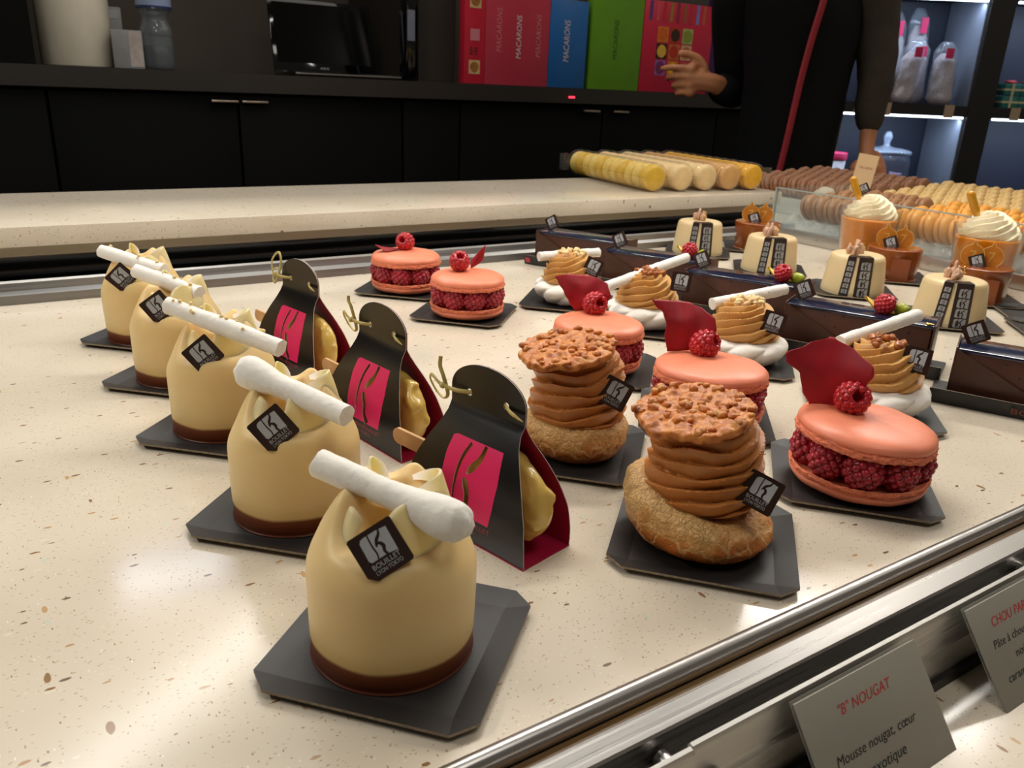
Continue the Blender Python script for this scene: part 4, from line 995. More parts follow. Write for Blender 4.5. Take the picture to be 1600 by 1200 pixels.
# ------------------------------------------------------------------ verrines
CUP = clear('clear_cup', (.98, .97, .95, 1), .06, .42, .0)
JELLY = simple('orange_jelly', rgb(232, 146, 24), .15, sss=.25, sss_r=(.006, .003, .001), nscale=30, namp=.10)
WHIP = simple('whipped_cream', rgb(240, 228, 196), .45, sss=.3, nscale=60, namp=.02)
AMBER = simple('amber_syrup', rgb(214, 150, 24), .08, nscale=40, namp=.08, coat=.5)
def verrine(x, y, seed, label):
    t = thing('fruit_verrine', label, 'dessert', (x, y, .0004), 0, 'orange verrines with piped cream'); r0, r1, HH = .0300, .0395, .0760
    V, F = lathe([(.0001, .0), (r0, 0), (r0 + .001, .001), (r1, HH), (r1 + .0008, HH + .0004), (r1 - .0008, HH), (r0, .0035), (.0001, .0035)], 64); obj('plastic_cup', V, F, CUP, t)
    V, F = lathe([(.0001, .0040), (r0 - .0014, .0040), (r0 - .0008, .005), (r1 - .0036, HH * .80), (r1 - .0036, HH * .835), (r1 - .0050, HH * .84), (.0001, HH * .84)], 64); obj('orange_jelly', V, F, JELLY, t)
    fluted('whipped_cream', t, WHIP, [(.0330, HH * .84), (.0325, HH * .90), (.0290, HH - .001), (.0240, HH + .006), (.0160, HH + .012), (.0070, HH + .017), (.0001, HH + .018)], 8, .0085, .0055, seed, 1, 130, 60)
    a = Vector((-.012, .010, HH + .006)); b = Vector((-.0230, .022, HH + .0400))
    V, F = sweep([a + (b - a) * i / 20 for i in range(21)], circ(.0048, 16), lambda u: (1 if u > .3 else .35 + u * 2.1) * sqrt(max(.05, 1 - max(0, (u - .88) / .12) ** 2))); obj('syrup_pipette', V, F, AMBER, t)
    M = basis((-.004, .014, HH + .024), (.6, -.6, .5), (-.7, -.6, .2)); add_plaque(t, M, .0130, '') if seed == 1 else None
verrine(1.010, .6650, 1, 'orange verrine with piped cream, before the brown macarons')
verrine(1.016, .5080, 2, 'orange verrine with piped cream, at the right edge')

# ------------------------------------------------------------------ small macarons : tubes on the raised worktop and trays in the clear display
def small_macaron_me(col, name, r=.0200, hgt=.0192, fill=(240, 226, 190)):
    m1 = simple(name + '_shell', rgb(*col), .38, sss=.2, sss_r=(.003, .002, .001), nscale=80, namp=.05); m2 = simple(name + '_filling', rgb(*fill), .5, nscale=80, namp=.05)
    h = hgt / 2
    sh = smoothprof([(r * .97, .0016), (r * 1.0, .0026), (r * .985, .0036), (r, .0046), (r * .94, .0068), (r * .75, h * .93), (r * .4, h), (.0001, h)], 3)
    mb = MB().add(lathe([(.0001, .0016)] + sh, 28, lambda a, rr, z: (rr * (1 + (.012 * sin(a * 17) if z < .004 else 0)), z)), 0)
    mb.add(lathe([(.0001, -.0016)] + [(a, -b) for a, b in sh], 28), 0); mb.add(cyl(r * .90, -.0018, .0018, 28), 1)
    o = mb.build('macaron', [m1, m2], None, ang=60); me = o.data; bpy.data.objects.remove(o); return me
MAC = {'yellow': small_macaron_me((214, 172, 40), 'saffron', fill=(250, 226, 130)), 'paleyellow': small_macaron_me((222, 190, 92), 'lemon', fill=(244, 226, 160)), 'cream': small_macaron_me((228, 196, 140), 'vanilla', fill=(244, 230, 200)),
       'tan': small_macaron_me((208, 158, 92), 'caramel', fill=(150, 96, 60)), 'bright': small_macaron_me((226, 168, 16), 'passion', fill=(240, 210, 90)), 'orange': small_macaron_me((226, 160, 62), 'apricot', fill=(190, 100, 30)),
       'brown': small_macaron_me((162, 116, 76), 'coffee', fill=(92, 56, 38)), 'pinkbrown': small_macaron_me((152, 104, 72), 'praline', fill=(110, 64, 48)), 'beige': small_macaron_me((226, 190, 126), 'butter', fill=(210, 180, 120))}
def macaron(kind, loc, M, label, group, s=1.0):
    o = bpy.data.objects.new('macaron', MAC[kind]); COL.objects.link(o); o.matrix_world = TR(loc) @ M @ Matrix.Diagonal((s, s, s, 1)); tag(o, label, 'macaron', group); return o
TUBE = clear('tube_plastic', (.98, .98, .97, 1), .05, .45, .02)
TD = radians(81); td = Vector((cos(TD), sin(TD), 0)); ts = Vector((sin(TD), -cos(TD), 0))
cols = [('yellow', 'bright yellow'), ('cream', 'cream'), ('cream', 'cream'), ('tan', 'tan'), ('bright', 'deep yellow')]
place = ['leftmost clear tube', 'second clear tube from the left', 'middle clear tube', 'fourth clear tube from the left', 'rightmost clear tube']
rndm = random.Random(8)
for c, (kd, cn) in enumerate(cols):
    o0 = Vector((.8830, .9560, .065)) + ts * (c * .0485 + (.004 if c else 0)) + Vector((0, .002 * c, 0))
    n = 11; pitch = .0235; rr = .0222
    g = thing('macaron_tube', place[c] + ' of macarons on the raised worktop', 'container', o0 + Vector((0, 0, rr + .0008)), TD, 'clear tubes of macarons')
    Lt = n * pitch + .004
    def fn(u, v):
        xx = -.004 + v * Lt; a = 2 * pi * u; k = abs(sin(pi * (xx / pitch))); r = rr * (.94 + .06 * k) * min(1, .45 + 8 * min(v, 1 - v) ** .6)
        return (xx, r * cos(a), r * sin(a))
    V, F = grid(fn, 28, n * 8, cu=True, capv0=True, capv1=True); MB().add((V, F)).build('tube_wall', TUBE, g, ang=60)
    MB().add(box(-.006, Lt - .002, rr * .96, rr * 1.075, -.0004, .0004)).add(box(-.006, Lt - .002, -rr * 1.075, -rr * .96, -.0004, .0004)).build('tube_flange', TUBE, g, smooth=False)
    if c in (0, 4):
        sg = 1 if c == 0 else -1
        MB().add(box(Lt * .94 if c == 0 else -.002, Lt if c == 0 else .006, (rr * 1.0) if c == 0 else -rr * 1.5, (rr * 1.5) if c == 0 else -rr * 1.0, -.014, .014)).build('end_tab', TUBE, g, smooth=False)
    for k in range(n):
        kk = kd
        if c == 0 and k: kk = 'paleyellow' if k % 3 else 'yellow'
        p = o0 + td * (.0085 + k * pitch) + Vector((0, 0, rr + .0008 - .0012))
        macaron(kk, p, RZ(TD) @ RY(radians(90) + rndm.uniform(-.06, .06)), f'{cn} macaron standing on edge inside the {place[c]}', f'{cn} macarons in the {place[c]}', .99)

WELL = clear('bubble_tray_plastic', (.96, .97, .97, 1), .05, .60, .26, (.85, .88, .88, 1))
GLASS = clear('display_glass', (.96, .98, .97, 1), .02, .50, .05, (.9, .95, .95, 1))
GEDGE = simple('glass_edge', rgb(176, 186, 180), .15, nscale=10, namp=.05)
case = thing('glass_display', 'low clear display box with a brushed base strip holding the brown and orange macarons', 'display case', (1.064, .3, 0), 0)
MB().add(box(0, .004, .02, .572, .0185, .0775)).build('front_pane', GLASS, case, smooth=False)
MB().add(box(-.0006, .0046, .02, .572, .0772, .0784)).add(box(-.0004, .0044, .5705, .5725, .0185, .0784)).build('pane_edge', GEDGE, case, smooth=False)
MB().add(box(0, .236, .570, .574, .0185, .0775)).build('side_pane', GLASS, case, smooth=False)
MB().add(box(-.0030, .0060, .02, .575, .0004, .0185, .0008)).build('base_strip', STEEL2, case, ang=30)
for k in range(3): MB().add(cyl(.0022, 0, .0012, 12), 0, TR((-.0030, .12 + .18 * k, .0095)) @ RY(radians(-90))).build('screw', STEEL, case, ang=30)
MB().add(box(.007, .236, .02, .568, .0006, .0040)).build('floor_plate', simple('white_acrylic', rgb(206, 208, 204), .3, nscale=8, namp=.02), case, smooth=False)
def wells(x0, x1, y0, y1, z0, z1, name, label):
    V, F = grid(lambda u, v: (x0 + u * (x1 - x0), y0 + v * (y1 - y0), z0 + (z1 - z0) * (.25 + .75 * abs(sin(pi * (u * (x1 - x0)) / .045)) * (.35 + .65 * abs(sin(pi * v * (y1 - y0) / .024)))) * (1 if .01 < u else 0.0)), int((x1 - x0) / .0032), int((y1 - y0) / .0030))
    V2, F2 = grid(lambda u, v: (x0 + .0005 * sin(v * 200) + .004 * abs(sin(pi * v * (y1 - y0) / .024)) - .003, y0 + v * (y1 - y0), z0 + (z1 - z0) * u * .75), 12, int((y1 - y0) / .0030))
    o = MB().add((V, F)).add((V2, F2)).build(name, WELL); tag(o, label, 'tray', 'clear bubble trays in the display'); return o
wells(1.078, 1.262, .700, .862, .0045, .040, 'bubble_tray', 'clear bubble tray under the brown macarons')
wells(1.078, 1.262, .500, .692, .0045, .040, 'bubble_tray', 'clear bubble tray under the orange macarons')
wells(1.078, 1.262, .325, .492, .0045, .040, 'bubble_tray', 'clear bubble tray at the right edge of the photo')
def bank(kind, cn, x0, nx, y0, y1, z, where, dz=0.0, s=1.0, tilt=.25):
    ny = int((y1 - y0) / .0215)
    for i in range(nx):
        for k in range(ny):
            p = Vector((x0 + i * .0435, y0 + .011 + k * .0215, z + dz * i + rndm.uniform(-.001, .001)))
            macaron(kind, p, RX(radians(90) - tilt + rndm.uniform(-.08, .08)) @ RZ(rndm.uniform(0, 1)), f'{cn} macaron standing in rows {where}', f'{cn} macarons {where}', s)
bank('brown', 'brown', 1.1030, 4, .712, .860, .0500, 'in the clear tray behind the left verrine', .002)
bank('orange', 'orange', 1.1030, 4, .512, .690, .0500, 'in the clear tray between the two verrines', .002)
bank('brown', 'light brown', 1.1030, 3, .360, .485, .0500, 'in the tray at the right edge')
sh2 = obj('tray_riser', *box(1.315, 1.56, .34, 1.16, .0006, .030), MATS['white_acrylic'], smooth=False); tag(sh2, 'low white riser under the rear banks of macarons', 'riser')
bank('pinkbrown', 'reddish brown', 1.3350, 5, .885, 1.15, .0500, 'on the rear riser, left side', .0025)
bank('beige', 'pale cream', 1.3350, 5, .620, .860, .0500, 'on the rear riser, middle', .0025)
bank('cream', 'ivory', 1.3350, 5, .360, .600, .0500, 'on the rear riser, right side', .0025)

# ------------------------------------------------------------------ back wall : cabinets, worktop, things on it
YB = 2.10; FLZ = -.92
CAB = simple('cabinet_black', rgb(7, 7, 6), .6, spec=.12, nscale=3, namp=.08)
CABTOP = simple('cabinet_top', rgb(44, 38, 34), .4, nscale=3, namp=.08)
SPLASH = simple('taupe_wall', rgb(74, 66, 56), .6, nscale=2, namp=.06)
struct('wall_back', box(-2.0, 5.2, 2.62, 2.70, FLZ, 1.9), SPLASH)
struct('wall_left', box(-2.08, -2.0, -1.6, 2.70, FLZ, 1.9), CAB)
struct('ceiling', box(-2.0, 5.2, -1.6, 4.2, 1.9, 1.95), simple('dark_ceiling', rgb(120, 112, 104), .7, nscale=3))
wk = obj('rear_worktop', *box(-1.2, 2.62, YB, 2.60, .170, .2135), CABTOP, smooth=False); tag(wk, 'dark thick worktop along the back wall carrying the laptop and posters', 'worktop')
doors = [(-.40, .1565), (.1565, .567), (.567, 1.0087), (1.0087, 1.189), (1.189, 1.707), (1.707, 2.22), (2.22, 2.6)]
cb = thing('base_cabinet', 'row of flat black cupboard doors below the dark rear worktop', 'cabinet', (.9, YB, FLZ))
def W2(o, t): o.location = -Vector(t.location); return o
W2(MB().add(box(-1.2, 2.6, YB + .045, 2.58, FLZ + .08, .169)).build('carcass', CAB, cb, smooth=False), cb)
hx = {1: .535, 2: .603, 4: 1.655, 5: 1.770}
for i, (a, b) in enumerate(doors):
    d = MB().add(box(a + .003, b - .003, YB + .022, YB + .043, FLZ + .10, .163, .0015)).build('cupboard_door', CAB, cb, ang=30); W2(d, cb)
    if i in hx:
        h = MB().add(box(hx[i] - .034 if i in (1, 4) else hx[i] - .030, hx[i] + .030 if i in (1, 4) else hx[i] + .034, YB + .006, YB + .022, .1455, .1515, .001)).build('handle', simple('pale_metal', (.55, .45, .36, 1), .3, 1, nscale=30), d, ang=30)
up = obj('tall_cabinet', *box(-1.2, .147, YB + .04, 2.60, .2137, 1.6), CAB, smooth=False); tag(up, 'tall black cabinet end at the far left above the worktop', 'cabinet')
up2 = obj('tall_cabinet', *box(1.056, 1.19, YB + .06, 2.60, .2137, 1.6), simple('cabinet_dark_brown', rgb(38, 33, 28), .5, nscale=3), smooth=False); tag(up2, 'tall dark panel between the laptop and the pink poster', 'cabinet')
# white roll
rl = thing('paper_roll', 'large white paper roll standing on the rear worktop at the far left', 'roll', (.2440, 2.27, .2137))
obj('paper', *lathe([(.020, 0), (.076, 0), (.0775, .002), (.0775, .27), (.076, .272), (.020, .272)], 48), simple('white_paper', rgb(236, 226, 204), .8, nscale=20, namp=.03, bump=.05, bscale=60), rl)
obj('core', *lathe([(.018, 0), (.020, 0), (.020, .272), (.018, .272)], 24), simple('brown_card_core', rgb(140, 108, 76), .8, nscale=60), rl)
bx = thing('white_carton', 'small white carton beside the paper roll on the rear worktop', 'box', (.345, 2.20, .2137), radians(-12))
MB().add(box(-.032, .032, -.03, .03, 0, .082, .001)).build('body', simple('grey_white_card', rgb(150, 150, 150), .6, nscale=20), bx, ang=30)
MB().add(box(.004, .0322, -.0306, -.030, .004, .080)).build('label_panel', simple('bright_label', rgb(190, 178, 170), .6, nscale=60, namp=.1), bx, smooth=False)
mg = thing('white_dispenser', 'small pale upright dispenser between the paper roll and the bottle', 'dispenser', (.332, 2.30, .2137))
MB().add(box(-.018, .018, -.02, .02, 0, .135, .003)).build('body', MATS['grey_white_card'], mg, ang=30)
MB().add(box(-.010, .010, -.0206, -.020, .110, .128)).build('badge', PRINT, mg, smooth=False)
# water bottle
bt = thing('water_bottle', 'clear plastic water bottle with a blue and white label on the rear worktop', 'bottle', (.4090, 2.20, .2137))
prof = smoothprof([(.0001, .004), (.028, .0), (.036, .006), (.0375, .03), (.036, .070), (.037, .078), (.0345, .092), (.0285, .108), (.0305, .120), (.0375, .132), (.0380, .140), (.0380, .235), (.036, .26), (.014, .30), (.0135, .315)], 3)
obj('bottle_wall', *lathe(prof, 40, lambda a, r, z: (r * (1 + .02 * sin(6 * a) * (z < .1)), z)), clear('bottle_plastic', (.72, .74, .76, 1), .08, .55, .18, (.5, .55, .6, 1)), bt)
obj('water', *lathe([(.0001, .003), (.034, .004), (.036, .03), (.0348, .052), (.0001, .052)], 32), clear('still_water', (.35, .34, .33, 1), .05, .33, .1, (.1, .1, .1, 1)), bt)
lb = obj('label_sleeve', *lathe([(.0386, .134), (.0388, .136), (.0388, .225), (.0386, .227)], 40), simple('label_blue_white', rgb(150, 166, 200), .5, nscale=30, namp=.06), bt)
def curved_text(s, wd, h, z, R, name, mat, par, ac):
    V, F = text_vf(s, wd, h); return obj(name, [Vector((R * cos(ac + v.x / R), R * sin(ac + v.x / R), z + v.y)) for v in V], F, mat, par, False)
BLUEI = simple('blue_ink', rgb(40, 54, 110), .5, nscale=50, namp=.03)
curved_text('ROUCOUS', .050, .012, .152, .0391, 'label_lettering', BLUEI, lb, -pi / 2 - .18); curved_text('PIERRE', .032, .008, .170, .0391, 'label_lettering', BLUEI, lb, -pi / 2 - .18)
obj('label_border', *lathe([(.0391, .134), (.0392, .136), (.0391, .138)], 40), BLUEI, lb)
# laptop
lp = thing('laptop', 'open glossy black laptop on the rear worktop', 'laptop', (.862, 2.19, .2137), radians(-2))
GB = simple('piano_black', rgb(8, 8, 9), .07, nscale=5); GBM = simple('matt_screen', rgb(5, 5, 6), .16, nscale=5)
MB().add(box(-.146, .146, -.07, .120, 0, .011, .003)).build('base', GB, lp, ang=30)
MB().add(box(-.126, .126, -.040, .070, .0108, .0114)).build('keyboard', simple('black_keys', rgb(22, 22, 24), .5, nscale=200), lp, smooth=False)
sc = MB().add(box(-.145, .145, -.0035, .0035, 0, .190, .003)).build('screen_lid', GB, lp, ang=30); sc.matrix_basis = TR((0, .118, .010)) @ RX(radians(-14))
pn = MB().add(box(-.134, .134, -.0040, -.0035, .024, .180)).build('display_panel', GBM, sc, smooth=False)
V, F = text_vf('ASUS', .026, .0055); M = basis((-.006, -.0037, .009), (1, 0, 0), (0, -1, 0)); obj('maker_lettering', [M @ (v + Vector((0, 0, .0004))) for v in V], F, PRINT, sc, False)
MB().add(box(-.142, .142, -.0706, -.0695, .0060, .0080)).build('chrome_edge', STEEL, lp, smooth=False)
rd = thing('card_reader', 'dark glossy upright device beside the laptop', 'device', (1.033, 2.130, .2137))
MB().add(box(-.020, .020, -.022, .022, 0, .30, .006)).build('body', GB, rd, ang=30)
MB().add(box(-.016, .006, -.0226, -.022, .100, .175)).build('reflection_patch', simple('reflection_grey', rgb(110, 114, 130), .5, nscale=30), rd, smooth=False)  # grey patch painted as the pale reflection on the glossy body

# posters / macaron gift boxes standing on the worktop
def poster(xa, xb, z1, col, name, label, y=2.125, th=.03, z0=.2139):
    t = thing(name, label, 'poster', ((xa + xb) / 2, y, z0)); c = simple('poster_' + label.split()[0] + str(round(xa, 2)), rgb(*col), .35, nscale=6, namp=.06)
    MB().add(box((xa - xb) / 2, (xb - xa) / 2, 0, th, 0, z1 - z0, .001)).build('panel', c, t, ang=30); return t
def vtext(t, s, x, z, length, hgt, mat, name='vertical_lettering'):
    V, F = text_vf(s, length, hgt, .15); M = basis((x - t.location.x, -.0007, z - t.location.z), (0, 0, 1), (0, -1, 0))
    p = [c for c in t.children if c.name.startswith('panel')][0]; return obj(name, [M @ v for v in V], F, mat, p, False)
WINK = simple('pale_ink', rgb(214, 200, 200), .5, nscale=50, namp=.03); PK = simple('faded_pink_ink', rgb(206, 120, 130), .5, nscale=50, namp=.03)
BRN = simple('brown_print', rgb(60, 24, 24), .5, nscale=50, namp=.03); TANM = simple('tan_print', rgb(206, 176, 120), .5, nscale=200, namp=.15); CKM = simple('macaron_photo_brown', rgb(160, 100, 40), .5, nscale=60, namp=.2)
strip = poster(1.196, 1.262, .70, (206, 34, 58), 'promotional_panel', 'narrow red strip poster with small macaron pictures, leftmost of the posters', 2.118)
def onposter(t, VF, x, z, mat, name, s=1.0, lab=None, off=.0007):
    M = basis((x - t.location.x, -off, z - t.location.z), (1, 0, 0), (0, -1, 0)) @ Matrix.Diagonal((s, s, s, 1))
    p = [c for c in t.children if c.name.startswith('panel')][0]; o = obj(name, [M @ Vector(v) for v in VF[0]], VF[1], mat, p, False); return o
sq = ([(-.5, -.5, 0), (.5, -.5, 0), (.5, .5, 0), (-.5, .5, 0)], [(0, 1, 2, 3)]); dc = ([(.5 * cos(2 * pi * k / 24), .5 * sin(2 * pi * k / 24), 0) for k in range(24)], [tuple(range(24))])
for z in (.258, .428): onposter(strip, sq, 1.229, z, TANM, 'picture_tile', .036); onposter(strip, dc, 1.229, z, CKM, 'pictured_macaron', .028, off=.0010)
onposter(strip, sq, 1.229, .342, PK, 'picture_tile', .030)
for z in (.300, .470): V, F = text_vf('B\u00b7B', .024, .020); onposter(strip, (V, F), 1.226, z - .01, BRN, 'printed_mark')
pk = poster(1.264, 1.482, .70, (196, 58, 78), 'promotional_panel', 'wide pink poster with three upright columns of lettering', 2.119)
for x, z, m in ((1.305, .36, PK), (1.372, .345, WINK), (1.440, .352, PK)): vtext(pk, 'MACARONS', x + .012, z, .115, .017, m)
bl = poster(1.484, 1.622, .456, (34, 100, 168), 'promotional_panel', 'blue poster with white upright lettering', 2.119); vtext(bl, 'MACARONS', 1.556, .345, .115, .020, WINK)
bl2 = poster(1.492, 1.618, .70, (92, 122, 150), 'promotional_panel', 'grey blue panel standing behind the blue poster', 2.165)
gr = poster(1.640, 1.842, .70, (104, 158, 34), 'promotional_panel', 'green poster with dark upright lettering', 2.121); vtext(gr, 'MACARONS', 1.744, .36, .115, .017, simple('green_ink', rgb(44, 84, 20), .5, nscale=50))
p3 = poster(1.846, 2.150, .485, (200, 32, 64), 'promotional_panel', 'red poster with nine colourful macaron pictures', 2.122)
pc = [(220, 100, 20), (60, 30, 14), (140, 150, 50), (230, 180, 60), (190, 50, 20), (190, 110, 60), (120, 40, 90), (232, 176, 30), (190, 120, 80)]
bg = [(226, 130, 30), (190, 60, 20), (170, 180, 110), (40, 20, 16), (200, 110, 40), (210, 170, 130), (150, 90, 160), (220, 120, 40), (200, 60, 60)]
for k in range(9):
    i, j = k % 3, k // 3; x = 1.930 + i * .054; z = .388 - j * .050
    onposter(p3, sq, x, z, simple(f'tile{k}', rgb(*bg[k]), .5, nscale=60), 'picture_tile', .046); onposter(p3, dc, x, z, simple(f'dot{k}', rgb(*pc[k]), .5, nscale=60), 'pictured_macaron', .039, off=.0010)
for k, c in enumerate([(90, 60, 130), (220, 80, 90), (200, 40, 50), (170, 120, 50), (150, 40, 60), (160, 90, 50), (190, 50, 60), (120, 130, 200), (200, 90, 60)]):
    onposter(p3, ([(-.5, -2.2, 0), (.5, -2.2, 0), (.5, 2.2, 0), (-.5, 2.2, 0)], [(0, 1, 2, 3)]), 1.872 + k * .029, .455, simple(f'bar{k}', rgb(*c), .5, nscale=60), 'printed_stripe', .013)
for k, (xa, xb, c, y) in enumerate(((2.155, 2.205, (70, 34, 92), 2.13), (2.207, 2.255, (94, 56, 112), 2.125), (2.257, 2.30, (58, 26, 70), 2.14))):
    poster(xa, xb, .75, c, 'promotional_panel', ['narrow violet panel right of the red poster', 'lilac narrow panel, middle one of three violet panels', 'dark violet panel nearest the shop assistant'][k], y)
led = obj('indicator_light', *box(1.552, 1.574, 2.0960, 2.0998, .1850, .1905, .001), emit('red_indicator', (1, .04, .08, 1), 2.5)); tag(led, 'small red indicator light on the worktop edge under the blue poster', 'light')

# ------------------------------------------------------------------ lit shelving on the right
SA = radians(-33.5); SO = Vector((3.4376, 2.2995, 0))
def stuff(name, label, cat, lx, ly, z, rz=0, group=None):
    e = Vector((cos(SA), sin(SA), 0)); m = Vector((-sin(SA), cos(SA), 0)); p = SO + e * lx + m * ly
    return thing(name, label, cat, (p.x, p.y, z), SA + rz, group)
SHF = simple('shelf_black', rgb(30, 27, 26), .5, nscale=4); SHB = simple('shelf_back_panel', rgb(44, 48, 64), .5, nscale=4, namp=.05)
LED = emit('cool_led', (.72, .87, 1, 1), 6)
un = stuff('shelf_unit', 'tall black shelf unit with cool white strip lights behind the shop assistant', 'shelf', 0, 0, FLZ)
def P(name, VFs, mat, lab=None, par=None):
    mb = MB()
    for vf in VFs: mb.add(vf)
    o = mb.build(name, mat, par or un, smooth=False)
    if lab: o['label'] = lab
    return o
z0 = -FLZ
P('upright', [box(.378, .482, 0, .34, 0, z0 + 1.3)], SHF); P('upright', [box(-.62, -.52, 0, .34, 0, z0 + 1.3)], SHF); P('upright', [box(1.18, 1.28, 0, .34, 0, z0 + 1.3)], SHF)
P('lit_side_facing', [box(.3705, .378, .02, .35, 0, z0 + 1.3)], simple('lit_side_pale', rgb(120, 126, 140), .5, nscale=4)); P('back_panel', [box(-.62, 1.28, .36, .375, 0, z0 + 1.3)], SHB)  # pale facing added; its colour stands in for the LED-lit inner side
for zt in (.2115, .700, -.262):
    for (a, b) in ((-.52, .378), (.482, 1.18)): P('shelf_board', [box(a, b, .004, .33, z0 + zt - .045, z0 + zt)], SHF)
for zt in (.156, .632):
    for (a, b) in ((-.50, .366), (.50, 1.16)):
        P('strip_lamp', [box(a, b, .010, .022, z0 + zt + .001, z0 + zt + .0095)], LED, 'glowing cool white strip')
        l = area('shelf_light', tuple(SO + Vector((cos(SA), sin(SA), 0)) * ((a + b) / 2) + Vector((-sin(SA), cos(SA), 0)) * .04 + Vector((0, 0, zt - .002))), tuple(SO + Vector((cos(SA), sin(SA), 0)) * ((a + b) / 2) + Vector((-sin(SA), cos(SA), 0)) * .16 + Vector((0, 0, zt - .5))), b - a, .02, 2.4, (.62, .78, 1.0))
        l.rotation_euler = (radians(18), 0, SA)
struct('wall_right', [(lambda v: tuple(SO + Vector((cos(SA), sin(SA), 0)) * v[0] + Vector((-sin(SA), cos(SA), 0)) * v[1] + Vector((0, 0, v[2]))))(v) for v in box(-1.6, 2.2, .40, .46, FLZ, 1.9)[0]] and ([tuple(SO + Vector((cos(SA), sin(SA), 0)) * v[0] + Vector((-sin(SA), cos(SA), 0)) * v[1] + Vector((0, 0, v[2]))) for v in box(-1.6, 2.2, .40, .46, FLZ, 1.9)[0]], box(-1.6, 2.2, .40, .46, FLZ, 1.9)[1]), SHF)
TAG = simple('kraft_tag', rgb(176, 150, 122), .7, nscale=80, namp=.05)
for i, (lx, z, l) in enumerate(((.012, .186, 'left kraft price tag on the edge of the middle shelf'), (.292, .186, 'right kraft price tag on the edge of the middle shelf'), (.585, .186, 'kraft price tag on the middle shelf of the second column'), (-.108, .190, 'kraft price tag seen between the assistant arm and body'), (.055, .672, 'left kraft price tag on the top shelf edge'), (.245, .668, 'right kraft price tag on the top shelf edge'))):
    o = stuff('price_tag', l, 'price tag', lx, -.001, z - .026, 0, 'kraft price tags on shelf edges'); MB().add(box(-.021, .021, -.0015, .003, 0, .054)).build('card', TAG, o, smooth=False)
SACKM = simple('knit_sweets', rgb(196, 180, 180), .7, nscale=160, namp=.15, bump=.8, bscale=130, bdist=.004); CELLO = clear('cellophane', (.90, .92, .95, 1), .12, .50, .12, (.7, .75, .85, 1)); PKT = simple('pink_sticker', rgb(206, 40, 96), .5, nscale=50)
def sweets_bag(lx, ly, z, wd, hg, rz, lean, seed, label):
    t = stuff('sweets_bag', label, 'bag', lx, ly, z, rz, 'cellophane bags of grey sweets')
    def shp(k):
        def f(u, v):
            a = 2 * pi * u; s = min(1, .72 + v * 3) * (1 - .22 * v) * min(1, max(0, 1 - v) * 5 + .25) ** .6
            x = wd / 2 * k * s * cos(a); y = wd * .38 * k * s * sin(a); zz = v * hg * (.82 if k < 1 else 1)
            nn = .006 * noise.noise(Vector((cos(a) * 2, sin(a) * 2, v * 5 + seed)))
            return Vector((x + nn + lean * zz, y + nn, zz + .001))
        return grid(f, 36, 26, cu=True, capv0=True, capv1=True)
    V, F = shp(.90); obj('sweets', V, F, SACKM, t); V, F = shp(1.0); obj('cellophane_wrap', V, F, CELLO, t)
    MB().add(box(-.016, .016, -wd * .40, -wd * .37, hg * .74, hg * .90), 0, TR((lean * hg * .8, 0, 0))).build('pink_sticker', PKT, t, smooth=False)
SZ = .2120
sweets_bag(.085, .060, SZ, .122, .26, .1, .12, 1, 'left grey cellophane bag in the front row on the middle shelf')
sweets_bag(.178, .160, SZ, .120, .27, 0, 0, 2, 'middle grey cellophane bag in the front row, pink sticker')
sweets_bag(.268, .065, SZ, .122, .26, -.1, -.05, 3, 'right grey cellophane bag in the front row on the middle shelf')
sweets_bag(.105, .255, SZ + .0, .118, .39, 0, -.03, 4, 'taller grey cellophane bag at the back, left of the two')
sweets_bag(.232, .262, SZ + .0, .120, .41, .1, -.10, 5, 'tallest grey cellophane bag at the back of the middle shelf')
BXD = simple('dark_gift_box', rgb(44, 16, 24), .4, nscale=40); BXG = simple('gold_gift_box', rgb(160, 122, 60), .4, nscale=40, namp=.15)
for k in range(3):
    o = stuff('gift_box', ['lowest of three small dark gift boxes left of the bags', 'middle of three small dark gift boxes left of the bags', 'topmost of three small dark gift boxes left of the bags'][k], 'box', -.018, .05, SZ + .0005 + k * .056, 0, 'stacked dark gift boxes')
    MB().add(box(-.055, .045, -.04, .04, 0, .054, .002)).build('box_body', BXD, o, ang=30); MB().add(box(-.056, -.030, -.041, .041, .004, .050, .001)).build('gold_end', BXG, o, ang=30)
    MB().add(cyl(.009, 0, .001, 16), 0, TR((.010, -.040, .026)) @ RX(radians(90))).build('pink_dot', PKT, o, ang=30)
# red and green boxes in the second column
GRN = simple('green_box', rgb(36, 110, 104), .5, nscale=30, namp=.15); REDB = simple('red_ribbon', rgb(190, 34, 54), .5, nscale=30); CRM = simple('cream_ribbon', rgb(200, 190, 150), .5, nscale=30)
for k in range(4):
    o = stuff('festive_box', ['lower left', 'lower right', 'upper left', 'upper right'][k] + ' green gift box with cream ribbon in the second column', 'box', .560 + .075 * (k % 2), .05, SZ + .0005 + (k // 2) * .052, 0, 'green gift boxes')
    MB().add(box(-.036, .036, -.035, .035, 0, .048, .002)).build('box_body', GRN, o, ang=30); MB().add(box(-.005, .005, -.036, .036, -.0002, .0495)).add(box(-.037, .037, -.0362, .0362, .020, .028)).build('ribbon', CRM, o, smooth=False)
    if k > 1: MB().add(lump(.016, k, 2, .6, (1.6, 1, .5)), 0, TR((0, 0, .056))).build('red_bow', REDB, o)
